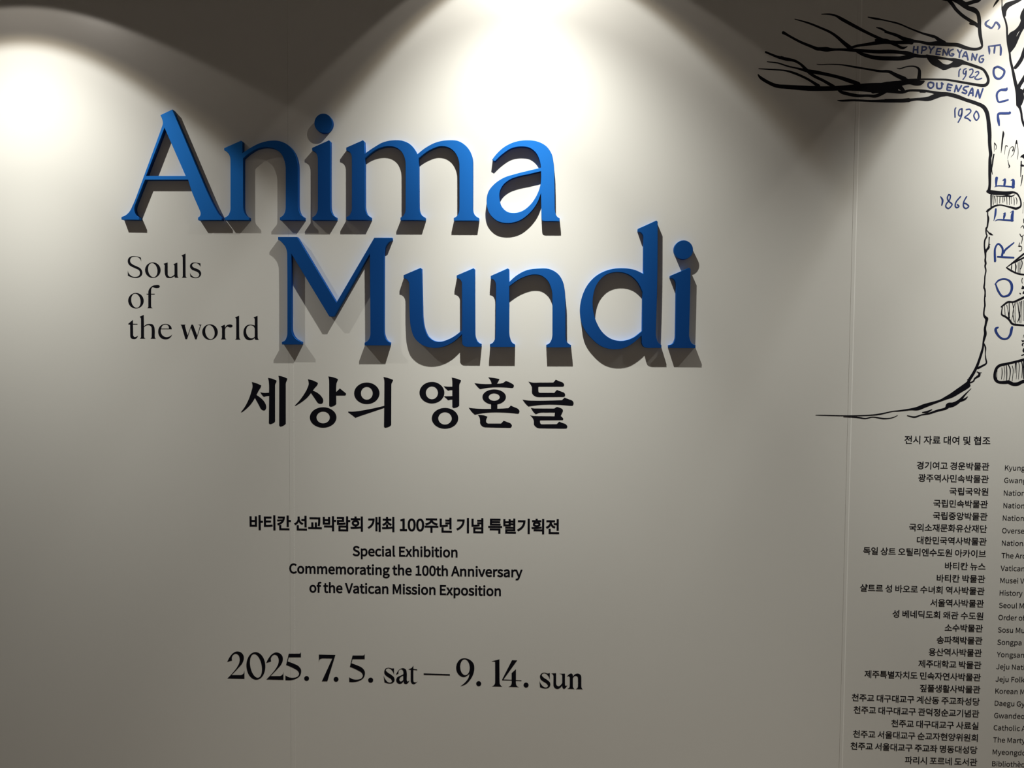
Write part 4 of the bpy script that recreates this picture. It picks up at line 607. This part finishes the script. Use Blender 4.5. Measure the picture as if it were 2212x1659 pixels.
def typeset(label, txt, pl, pr, em_px, bold, drop, group=None):
    """letters set from ink edge pl to ink edge pr (photograph positions of the line's reference height); drop = em from reference height down to baseline"""
    a, b = on_wall(*pl), on_wall(*pr)
    em = em_px * 2.6 / F * 1.0
    L = (b - a).length; u = (b - a) / L
    lo, hi = ink_span(txt, bold, 0.0)
    n = len(txt) - 1
    track = (L / em - (hi - lo)) / n
    ang = math.atan2(u.z, u.x); up = Vector((-u.z, 0, u.x))
    lo, hi = ink_span(txt, bold, track)
    o = a - up * (drop * em) - u * (lo * em)
    base = Vector(((a.x + b.x) / 2, 0, min(a.z, b.z) - drop * em))
    e = empty('vinyl_text', base); props(e, label, 'lettering', group)
    x = 0.0
    for ch in txt:
        if ch == ' ': x += SPACE + track; continue
        p = o + u * (x * em)
        place('letter', glyph_mesh(ch, bold, em), Vector((p.x, 0, p.z)), M_INK, e, base, em, ang)
        x += G[ch][0] + track
    return track
BOLD, MED = 0.026, 0.026
dbg = []
dbg.append(typeset('bold black Korean subtitle line above the English exhibition lines', '바티칸 선교박람회 개최 100주년 기념 특별기획전', (539.2, 1128.8), (1207.9, 1138.2), 35.2, BOLD, 0.37))
dbg.append(typeset('black English line Special Exhibition, centred under the Korean subtitle', 'Special Exhibition', (762, 1200.3), (988.3, 1203.3), 28.6, MED, 0.0))
dbg.append(typeset('black English line beginning Commemorating, longest of the three centred lines', 'Commemorating the 100th Anniversary', (625, 1237.8), (1128.5, 1246.5), 28.6, MED, 0.0))
dbg.append(typeset('black English line ending Mission Exposition, lowest of the centred lines', 'of the Vatican Mission Exposition', (668.4, 1279.0), (1082.0, 1287.0), 28.6, MED, 0.0))

QA = (1812, 920, 5.53); QB = (1812, 1150, 5.53); QC = (1812, 1359, 5.53)
KL = [
 ('전시 자료 대여 및 협조', QA, 785, 165, 1810, 178, 'black Korean heading above the two-column museum list', 19.3, 0.012),
 ('경기여고 경운박물관', QA, 932, 470, 1797, 486, 'a girls high school museum, first under the heading', 0, 0),
 ('광주역사민속박물관', QA, 950, 620, 1790, 637, 'the Gwangju history and folk museum', 0, 0),
 ('국립국악원', QA, 1322, 780, 1785, 786, 'the traditional music centre, shortest of the list', 0, 0),
 ('국립민속박물관', QA, 1130, 925, 1780, 937, 'the national folk museum', 0, 0),
 ('국립중앙박물관', QA, 1125, 1071, 1775, 1084, 'the national central museum', 0, 0),
 ('국외소재문화유산재단', QA, 840, 1210, 1770, 1231, 'the overseas heritage foundation', 0, 0),
 ('대한민국역사박물관', QA, 932, 1363, 1765, 1383, 'the contemporary history museum', 0, 0),
 ('독일 상트 오틸리엔수도원 아카이브', QA, 292, 1491, 1757, 1529, 'the German monastery archive', 0, 0),
 ('바티칸 뉴스', QB, 1268, 400, 1752, 408, 'the Vatican news office', 0, 0),
 ('바티칸 박물관', QB, 1170, 547, 1748, 558, 'the Vatican museum', 0, 0),
 ('샬트르 성 바오로 수녀회 역사박물관', QB, 255, 660, 1740, 703, 'the museum of the sisters of Chartres', 0, 0),
 ('서울역사박물관', QB, 1093, 840, 1733, 852, 'the Seoul history museum', 0, 0),
 ('성 베네딕도회 왜관 수도원', QB, 642, 970, 1725, 1001, 'the Benedictine abbey at Waegwan', 0, 0),
 ('소수박물관', QB, 1265, 1138, 1720, 1148, 'the Sosu museum', 0, 0),
 ('송파책박물관', QB, 1170, 1283, 1715, 1294, 'the Songpa book museum', 0, 0),
 ('용산역사박물관', QB, 1073, 1427, 1708, 1441, 'the Yongsan history museum', 0, 0),
 ('제주대학교 박물관', QB, 950, 1567, 1702, 1586, 'the Jeju university museum', 0, 0),
 ('제주특별자치도 민속자연사박물관', QC, 307, 535, 1695, 578, 'the Jeju folklore and natural history museum', 0, 0),
 ('짚풀생활사박물관', QC, 968, 705, 1690, 722, 'the straw craft museum', 0, 0),
 ('천주교 대구대교구 계산동 주교좌성당', QC, 155, 815, 1683, 868, 'the Daegu cathedral', 0, 0),
 ('천주교 대구대교구 관덕정순교기념관', QC, 177, 962, 1677, 1011, 'the Daegu martyrs memorial hall', 0, 0),
 ('천주교 대구대교구 사료실', QC, 627, 1124, 1668, 1157, 'the Daegu diocesan archive room', 0, 0),
 ('천주교 서울대교구 순교자현양위원회', QC, 170, 1250, 1660, 1300, 'the Seoul committee honouring martyrs', 0, 0),
 ('천주교 서울대교구 주교좌 명동대성당', QC, 140, 1393, 1655, 1445, 'the Seoul cathedral at Myeongdong', 0, 0),
 ('파리시 포르네 도서관', QC, 790, 1562, 1652, 1590, 'the Paris library, lowest Korean line', 0, 0)]
for t, q, xl, yl, xr, yr, lb, em, bd in KL:
    lab = lb if em else 'small black Korean list line naming ' + lb
    ox, oy, k = q
    dbg.append(typeset(lab, t, (ox + xl / k, oy + yl / k), (ox + xr / k, oy + yr / k), em or 17.9, 0.012, 0.375, None if em else 'Korean lines of the museum list'))
EL = [('Kyung', QA, 1983, 530), ('Gwang', QA, 1975, 680), ('National', QA, 1970, 830), ('National', QA, 1965, 980), ('National', QA, 1958, 1130),
 ('Overseas', QA, 1950, 1280), ('National', QA, 1947, 1428), ('The Archives', QA, 1942, 1578), ('Vatican', QB, 1932, 457), ('Musei Vaticani', QB, 1927, 603),
 ('History', QB, 1920, 752), ('Seoul Museum', QB, 1913, 900), ('Order of', QB, 1905, 1045), ('Sosu Museum', QB, 1900, 1193), ('Songpa Book', QB, 1893, 1340),
 ('Yongsan', QB, 1887, 1487), ('Jeju National', QB, 1880, 1632), ('Jeju Folk', QC, 1872, 625), ('Korean Mu', QC, 1868, 768), ('Daegu Gye', QC, 1862, 913),
 ('Gwandeo', QC, 1855, 1060), ('Catholic A', QC, 1848, 1205), ('The Martyr', QC, 1843, 1350), ('Myeongdong', QC, 1837, 1495), ('Bibliothèq', QC, 1830, 1635)]
ORD = 'first second third fourth fifth sixth seventh eighth ninth tenth eleventh twelfth thirteenth fourteenth fifteenth sixteenth seventeenth eighteenth nineteenth twentieth'.split() + ['fifth lowest', 'fourth lowest', 'third lowest', 'second lowest', 'lowest']
EMSM = 14.7
for i, (t, q, x, y) in enumerate(EL):
    px, py = q[0] + x / q[2], q[1] + y / q[2]
    lo, hi = ink_span(t, 0.003, -0.008)
    a = on_wall(px, py); b = Vector((a.x + (hi - lo) * EMSM * 2.6 / F, 0, a.z - (hi - lo) * EMSM * 2.6 / F * 0.004))
    # back to a photograph position is not needed: set directly on the wall
    em = EMSM * 2.6 / F
    base = Vector((a.x, 0, a.z)); e = empty('vinyl_text', base)
    props(e, 'small thin black English list line beginning %s, %s of its column' % (t.split()[0] if len(t.split()[0]) > 3 else t, ORD[i]), 'lettering', 'English lines of the museum list')
    xx = -lo
    for ch in t:
        if ch == ' ': xx += SPACE - 0.008; continue
        p = Vector((a.x + xx * em, 0, a.z))
        place('letter', glyph_mesh(ch, 0.003, em), p, M_INK, e, base, em)
        xx += G[ch][0] - 0.008

# ------------------------------------------------------------------ the tree drawing
T1 = (1620, 0, 5.53); T2 = (1912, 0, 7.3733); T3 = (1962, 200, 5.9246); T4 = (2062, 270, 8.2933); T5 = (2062, 440, 8.2933); T6 = (2062, 620, 7.54); T7 = (1750, 740, 4.788)
tb = on_wall(2170, 820); tb = Vector((tb.x, 0, tb.z))
tree = empty('tree_mural', tb)
props(tree, 'black ink style drawing of a bare spreading tree with blue handwritten names', 'mural')
def part(name, fr, *strokes, m=None, w=None):
    return brush(name, strokes, fr, m or M_INK, tree, tb, VT, wconst=w)
# the lowest left limb group and its twigs
part('branch', T1, '535,228,10 700,275,22 850,335,26 960,385,30 1040,440,35 1120,510,45 1200,575,55')
part('branch', T1, '397,390,40 415,398,34 470,430,28 600,500,30 740,558,35 800,582,42 850,585,45 920,590,58 990,592,32 1100,592,30 1240,600,40 1400,610,40 1540,618,45 1680,615,45 1800,622,32 1880,628,35 1970,665,45')
part('branch', T1, '855,170,10 950,170,20 1030,190,25 1100,230,40 1250,312,40 1400,390,35 1550,460,35 1650,500,35')
part('branch', T1, '1200,575,30 1270,550,30 1400,530,35 1500,515,45 1600,505,40 1700,505,45 1800,512,30 1900,505,45 1935,508,50')
part('branch', T1, '1410,205,12 1500,222,25 1600,240,16 1780,285,18 1900,335,18 2050,395,20 2150,425,25 2190,440,26')
part('branch', T1, '1510,328,10 1570,345,25 1640,380,22 1750,420,35 1830,460,45 1920,485,50')
part('twig', T1, '1650,505,20 1720,525,35 1780,555,30 1830,575,28 1880,555,8')
part('branch', T1, '1270,615,20 1350,650,40 1450,680,45 1550,695,50 1700,698,50 1830,695,50 1950,668,45')
part('branch', T1, '187,622,24 230,640,25 330,680,30 430,705,40 530,725,32 610,770,30 680,840,40 760,905,35 880,965,35 1000,1035,40', '370,673,8 400,685,20')
part('branch', T1, '205,738,10 330,752,16 450,790,18 560,815,20 680,845,40 770,860,45 900,885,40 1050,920,40 1180,962,50 1300,1002,45')
part('branch', T1, '105,820,10 220,828,15 400,840,18 520,870,28 650,925,28 740,975,30 820,1030,45')
part('branch', T1, '97,890,12 130,930,35 220,985,40 320,1026,45 450,1038,50 700,1055,60 900,1058,55 1100,1052,60 1300,1045,85 1450,1047,112 1600,1045,115 1700,1030,120 1770,1010,95')
part('branch', T1, '1060,1080,25 1120,1110,40 1280,1143,38 1400,1142,30 1500,1147,40 1580,1115,40 1650,1080,40 1750,1075,55')
part('branch', T1, '1045,1200,8 1100,1203,22 1250,1198,25 1450,1206,25 1620,1205,38 1750,1205,38 1900,1195,50')
part('branch', T1, '800,768,8 860,773,10 950,768,10 1100,775,15 1250,800,22 1400,825,22 1550,850,28 1660,855,35 1740,895,45 1850,945,55')
part('limb_outline', T2, '-150,640,40 0,640,50 100,672,50 200,672,45 300,665,42 400,652,55 550,665,40 700,695,55 850,690,75 1000,707,60 1150,715,62 1250,750,62 1350,776,50 1450,782,45 1525,760,42 1550,720,26', '430,632,24 470,650,30')
part('limb_outline', T2, '0,510,30 120,545,35 250,598,35 350,630,50 430,650,50')
part('limb_outline', T2, '0,325,18 200,370,22 400,455,25 600,530,28 780,580,40 860,635,60 950,680,50')
part('twig', T2, '0,640,30 100,690,40 200,730,40 270,762,42 350,745,10')
part('limb_outline', T2, '0,822,60 150,828,50 300,845,50 420,870,60 550,895,50 700,900,50 850,918,45 1000,940,32 1100,955,60 1200,985,80 1300,1010,50 1450,1060,45 1560,1105,40 1620,1190,42 1645,1275,42 1620,1340,50 1550,1362,48 1400,1340,40 1200,1305,35 1000,1272,30 850,1265,28 600,1262,25 380,1270,28')
part('limb_outline', T2, '0,935,50 200,930,55 350,905,60 430,890,50')
part('limb_outline', T2, '660,890,50 720,920,80 800,970,90 880,1035,90 950,1080,70 1050,1050,55 1150,1030,80 1230,1000,50', '690,930,40 760,1000,60 850,1050,50 930,1105,26', '740,950,80 850,1015,66 950,1055,66 1020,1050,55 1080,1020,60 1130,990,80')
part('twig', T2, '190,1085,8 240,1093,18 350,1060,18 450,1055,20 520,1080,30 548,1130,45 540,1245,62')
part('limb_outline', T2, '0,1130,35 80,1145,40 200,1210,55 330,1270,50 420,1300,60')
part('limb_outline', T2, '-60,1395,150 50,1375,150 130,1365,130 200,1340,105 300,1315,80 400,1305,80 480,1318,90 560,1318,80 620,1296,30', '200,1370,60 250,1400,70 300,1445,40')
part('limb_outline', T2, '-200,1460,60 0,1440,70 150,1458,55 280,1468,45 400,1440,35 600,1445,40 750,1465,38 880,1500,75 1000,1500,60 1150,1540,50 1300,1592,50 1400,1622,50 1530,1672,52', '560,1460,30 640,1462,30')
part('limb_outline', T2, '0,1600,48 300,1602,60 500,1580,40 680,1575,70 800,1533,80 900,1508,60')
# crown limbs at the top of the trunk
part('limb_outline', T2, '980,-30,60 1020,10,55 1080,80,55 1130,150,52 1230,245,52 1350,325,52 1430,375,60 1500,430,50', '1355,372,40 1440,385,50')
part('limb_outline', T2, '1070,-10,40 1180,40,60 1260,90,70 1330,130,70 1420,160,80 1480,220,60 1500,330,60 1503,430,55 1515,560,55 1535,660,45 1545,715,32')
part('limb_outline', T2, '1140,-40,50 1220,20,50 1290,60,60 1400,30,60 1480,10,55 1530,-30,40')
part('limb_outline', T2, '880,-15,20 1000,5,30 1100,-10,40')
part('limb_outline', T2, '1812,-20,36 1770,40,34 1740,80,20 1720,120,5')
part('limb_outline', T2, '1860,-30,12 1862,60,14 1866,150,24 1888,250,26 1920,340,28 1940,440,30 1945,560,30 1962,700,42 1985,850,30 1997,960,35 2030,1100,40 2060,1250,50 2090,1380,55 2108,1500,55 2125,1670,75')
part('limb_outline', T2, '1900,250,50 1900,160,80 1940,90,90 2020,50,70 2120,10,50 2200,-40,40')
part('limb_outline', T2, '2260,90,40 2200,190,50 2185,270,70 2205,330,90 2160,420,70 2090,500,70 2030,570,130 2000,650,100 1975,740,50')
part('limb_outline', T2, '2260,350,50 2205,430,40 2150,520,40 2110,600,50 2040,720,80 1985,820,45')
part('limb_outline', T2, '2260,700,40 2215,800,50 2180,920,60 2120,1020,60 2070,1080,50')
part('limb_outline', T2, '2260,1160,50 2190,1280,60 2140,1360,60 2110,1440,60')
part('limb_outline', T2, '2240,1400,50 2190,1480,40 2190,1560,50 2150,1660,60')
# trunk
part('trunk_outline', T3, '520,22,50 620,48,50 750,97,42 880,142,42 960,180,50 1005,250,52 1025,350,48 1035,450,52 1042,540,48 1042,635,44 1048,720,42 1055,790,42 1045,850,36 1044,950,38 1044,1050,38 1043,1180,33 1033,1250,40')
part('trunk_outline', T3, '1430,-20,80 1420,60,80 1410,150,50 1432,200,34 1447,260,28 1455,330,28 1475,400,30 1490,430,30')
part('bark_mark', T4, '715,310,8 712,380,10 710,475,5', '722,330,20 745,365,12 752,400,10 738,435,12')
part('bark_mark', T4, '870,108,10 875,160,36 860,250,28 850,350,25 835,498,6')
part('bark_mark', T4, '947,380,18 915,372,14 905,440,8 897,525,5')
part('bark_mark', T4, '950,600,5 970,520,10 990,430,10 1030,390,12 1055,400,15 1045,460,25', '1010,575,5 1060,510,12 1085,400,12 1110,270,12 1125,340,10 1137,430,8 1138,520,10 1125,615,8', '1110,280,10 1114,330,24')
part('bark_mark', T4, '955,625,8 970,700,12 985,740,25 972,765,10')
part('bark_mark', T4, '705,525,24 690,600,28 680,700,22 665,790,20 680,885,8', '645,530,10 660,640,8 662,760,8')
part('bark_mark', T4, '1180,575,10 1215,560,50 1250,560,90', '1195,650,22 1190,800,20 1185,925,10', '1195,720,40 1235,730,30', '1216,900,14 1205,1000,18 1185,1092,8', '1238,1380,5 1222,1580,6')
part('stump_ring', T4, '590,1185,50 640,1200,72 720,1212,78 800,1218,70 900,1222,66 970,1218,62 1040,1205,40 1090,1215,32 1130,1240,28 1170,1310,24 1190,1390,26 1180,1460,32 1110,1495,42 1070,1490,40 1000,1472,32 920,1452,24 820,1432,22 740,1445,30 690,1465,34 640,1500,34 600,1530,42 575,1550,20', '655,1250,28 655,1380,26 655,1480,22', '740,1270,12 850,1276,18 950,1270,30 1020,1276,22 1085,1245,10')
part('hatching', T4, '688,1262,20 690,1340,12 697,1425,10', '715,1270,16 728,1340,14 728,1400,8', '765,1285,12 764,1420,9', '815,1285,14 812,1350,12 810,1400,8', '868,1290,12 860,1390,8', '893,1290,8 895,1340,14 880,1385,6', '935,1285,14 940,1425,8', '985,1285,22 985,1350,12 984,1428,9', '1018,1290,8 1020,1410,8', '1060,1285,6 1070,1350,12 1070,1435,8', '1100,1295,8 1118,1350,14 1112,1415,8')
part('trunk_outline', T5, '570,135,18 592,150,20 594,205,22 605,265,36 596,350,30 585,420,28 570,440,34 565,520,22 580,570,24 570,600,30 545,650,28 536,720,26 538,790,26 550,850,38 555,950,28 550,1010,32 558,1070,34 548,1120,28 562,1200,24 545,1300,24 540,1400,22 532,1470,30 528,1510,24 545,1550,24 550,1665,25', '585,480,14 615,520,22 650,545,36 690,563,6', '622,600,22 618,680,16 615,740,24 610,785,42 575,830,36 560,860,40', '625,728,14 640,732,6')
part('trunk_outline', T6, '480,-5,20 495,45,24 498,100,22 490,200,22 495,300,26 485,350,24 478,450,28 510,500,45 525,520,50 510,600,36 495,680,38 502,760,46 485,830,42 470,900,30 463,980,32 440,1070,40 405,1180,40 365,1290,44 310,1400,46 250,1495,48 215,1560,50 130,1630,60')
part('root_line', T6, '480,920,15 505,990,24 503,1080,14 508,1160,20 518,1240,26 450,1285,30 380,1320,36', '365,1380,15 405,1398,16 440,1394,8', '400,1400,30 400,1440,40 330,1490,26 310,1530,24 250,1562,20', '215,1508,22 240,1520,20')
part('root_line', T7, '58,750,6 150,752,10 400,757,10 600,752,12 720,740,14 850,712,10 920,706,14 1040,690,20 1110,682,38 1180,655,40 1240,635,32 1340,602,22 1400,575,32 1470,542,48 1550,490,56 1600,460,58 1640,440,45')
part('root_line', T7, '345,768,6 480,772,14 570,785,12 650,770,10 750,785,14 820,783,10 870,770,8 905,752,5')
part('root_line', T7, '1005,755,8 1080,770,16 1150,748,12 1230,733,18 1320,703,22 1400,682,25 1430,650,52 1480,640,44 1540,605,32 1610,530,14 1665,475,5', '1160,722,8 1210,716,20 1260,693,8', '1550,605,20 1600,585,20 1628,560,8')
part('trunk_outline', T5, '1240,270,14 1244,340,18', '1186,430,8 1225,392,14 1244,440,14', '1170,538,12 1185,570,14 1205,590,16 1235,560,12', '1214,600,12 1212,650,14 1195,715,10', '1166,700,12 1155,760,18 1195,765,12 1205,800,14 1190,840,14 1155,845,10', '1140,765,8 1180,755,14', '1215,1335,16 1205,1380,12 1215,1425,10', '1215,1475,16 1244,1500,30', '1168,1598,10 1182,1615,22', '1225,1600,20 1250,1580,40')
part('trunk_outline', T6, '1100,20,30 1131,10,40', '1062,100,12 1075,112,16', '1118,100,20 1140,95,30', '1128,780,10 1120,820,8', '1097,868,12 1115,885,22 1131,870,14', '1120,915,24 1102,940,18 1115,960,12', '1131,1000,18 1120,1035,28 1140,1060,20', '1093,1112,16 1131,1098,20')
part('wedge_mark', T5, '925,1145,10 1060,1045,30 1150,970,30 1244,895,32', '940,1150,24 1000,1190,30 1100,1240,28 1180,1262,30 1260,1270,28', '1060,1060,20 1150,1012,28 1260,955,30')
part('hatching', T5, '1025,1090,14 1020,1150,18 1015,1195,10', '1090,1065,14 1100,1130,24 1090,1225,14', '1140,1050,10 1140,1235,10', '1172,1035,12 1172,1245,12', '1200,1015,14 1212,1060,16 1200,1130,16 1180,1170,10')
part('wedge_mark', T6, '762,322,22 820,275,28 875,242,30 960,242,28 1050,205,34 1145,160,36', '778,330,18 768,400,18 772,450,26 830,482,28 890,530,32 945,600,32 1050,617,28 1145,625,26')
part('hatching', T6, '815,300,8 825,470,10', '850,290,10 870,380,8 890,500,26', '890,255,14 893,400,14 885,500,20', '945,260,10 960,380,12 930,540,6', '985,255,10 950,420,12 975,570,12', '1005,250,8 985,400,8 995,590,10', '1030,250,12 1045,380,16 1060,480,26 1025,570,8', '1065,240,14 1070,330,8 1055,580,8', '1090,230,16 1085,400,10 1080,585,10', '1120,220,10 1120,550,8')
part('wedge_mark', T6, '1145,1178,44 1000,1215,36 850,1250,38 740,1275,44 680,1330,44 655,1420,44 665,1500,48 720,1548,44 820,1552,52 880,1548,58 950,1580,56 1030,1578,58 1085,1550,52 1145,1530,56')
part('hatching', T6, '700,1310,10 690,1400,10 690,1520,10', '770,1310,8 775,1400,14 765,1500,8', '805,1275,8 820,1400,8 800,1510,6', '845,1275,12 852,1400,14 848,1515,10', '870,1255,14 905,1330,18 905,1430,14 885,1530,12', '940,1280,8 955,1360,10 940,1530,8', '995,1240,20 990,1320,14 985,1400,6', '1010,1235,8 1012,1380,8 1003,1500,6', '1045,1225,8 1055,1300,12 1040,1500,8', '1090,1205,14 1108,1300,16 1095,1480,8', '1128,1200,20 1125,1490,14')

# blue handwriting: each word is a part, each letter a sub-part
def word(name, fr, wd, *letters):
    e = empty(name, (0, 0, 0)); e.parent = tree
    for L in letters:
        brush('handwritten_letter', L, fr, M_INKBLUE, e, tb, VT + 0.0001, wconst=wd)
    return e
word('blue_word', T2, 24, ['462,738 455,785 450,835', '522,740 518,800 520,845', '455,792 520,792'], ['592,740 588,800 580,848', '590,748 640,745 660,768 635,795 592,802'],
 ['702,742 730,795', '782,745 735,795 722,845'], ['835,770 820,820 812,865', '835,772 893,775', '825,820 880,820', '815,863 872,868'],
 ['932,785 920,880', '932,790 985,875', '985,878 1012,778'], ['1085,785 1040,805 1022,845 1035,880 1075,888 1095,862 1062,855'],
 ['1155,792 1188,845', '1222,795 1190,850 1182,915'], ['1237,905 1285,820 1322,955', '1258,885 1312,898'], ['1380,955 1392,850', '1392,855 1440,955', '1440,955 1465,862'], ['1568,882 1520,895 1500,940 1508,985 1545,990 1570,945 1540,935'])
word('blue_word', T2, 26, ['727,1310 770,1325 768,1375 727,1402 688,1375 690,1325 727,1308'], ['825,1322 828,1395 870,1412 903,1390 903,1325', '898,1318 925,1340'],
 ['1000,1345 992,1390 990,1430 1040,1440', '1002,1335 1070,1358', '998,1390 1050,1395'], ['1108,1460 1135,1358', '1135,1362 1165,1455', '1165,1455 1218,1362'],
 ['1330,1375 1270,1385 1248,1420 1298,1452 1285,1488 1228,1470'], ['1328,1520 1390,1400 1400,1522', '1352,1480 1402,1482'], ['1445,1540 1480,1425', '1480,1430 1508,1560', '1508,1560 1558,1412'])
word('year_number', T2, 20, ['1202,1098 1180,1130 1175,1218'], ['1292,1092 1255,1110 1248,1165 1278,1175 1292,1120 1285,1200 1242,1265'], ['1345,1110 1385,1098 1402,1130 1380,1180 1345,1222 1380,1232 1420,1215'], ['1440,1152 1480,1138 1492,1165 1460,1205 1430,1245 1475,1265 1540,1245'])
word('blue_word', T2, 34, ['1665,312,10 1610,355,34 1605,395,34 1650,425,34 1695,445,30 1730,410,26 1765,355,32 1808,390,34 1822,430,30 1800,470,10'],
 ['1650,740,24 1660,800,34 1662,862,14', '1645,735,16 1740,728,26 1835,712,24', '1750,735,24 1742,800,30 1738,845,22', '1832,708,14 1845,780,34 1840,875,28'],
 ['1740,1085 1790,1062 1850,1085 1900,1128 1885,1195 1830,1250 1765,1240 1732,1180 1730,1115 1745,1078'],
 ['1942,1395,14 1930,1425,46 1880,1428,40 1840,1432,34 1790,1475,34 1780,1540,32 1808,1622,26 1880,1612,32 1960,1590,26'])
word('blue_word', T3, 34, ['1298,245,16 1300,262,30 1240,265,32 1162,268,30 1148,300,28 1155,360,34 1165,420,18'])
word('year_number', T3, 17, ['610,195 598,220 600,315'], ['688,205 655,222 645,280 668,298 688,250 688,200 684,290 640,378'], ['742,218 785,212 802,240 768,280 722,318 760,330 798,362'], ['870,235 840,290 858,340 880,350 905,310 890,255 868,238'])
word('year_number', T3, 17, ['412,1328,8 440,1375,24 430,1440,16'], ['520,1302 540,1320 530,1370 490,1420 482,1460 515,1482 548,1455 560,1425 515,1385 502,1340 520,1302'], ['670,1330 615,1395 602,1450 622,1472 650,1455 628,1432'], ['748,1330 712,1395 708,1455 738,1482 775,1455 742,1422 712,1415'])
word('blue_word', T4, 30, ['755,945,50 748,1000,44 745,1090,24', '720,1107,10 780,1088,20 900,1094,22 1070,1112,28', '870,990,20 905,968,28 902,1020,42 890,1090,34', '1010,990,10 1052,982,40 1055,1050,52 1048,1115,50'])
word('blue_word', T5, 30, ['740,95,32 730,200,34 705,300,10', '728,308,8 780,285,20 900,290,28 1048,302,30', '875,180,12 908,160,14 895,210,42 880,280,18', '1005,155,10 1052,128,20 1035,200,50 1030,300,50'],
 ['1062,965,28 900,957,32 770,948,26', '727,1028,40 722,900,38 725,810,34 755,740,30 790,718,28 830,750,32 860,800,34 862,870,36 850,930,40', '885,880,30 905,830,34 980,765,30 1065,697,20'],
 ['728,1440,20 790,1372,28 880,1348,28 960,1365,30 1010,1415,42 1028,1480,46 1018,1560,44 970,1635,40 890,1660,30 835,1640,32 775,1545,34 742,1450,24'])
word('blue_word', T6, 34, ['712,655,20 672,680,42 682,740,38 735,812,32 800,845,28 868,830,30 912,765,42 928,690,44 938,652,36'])
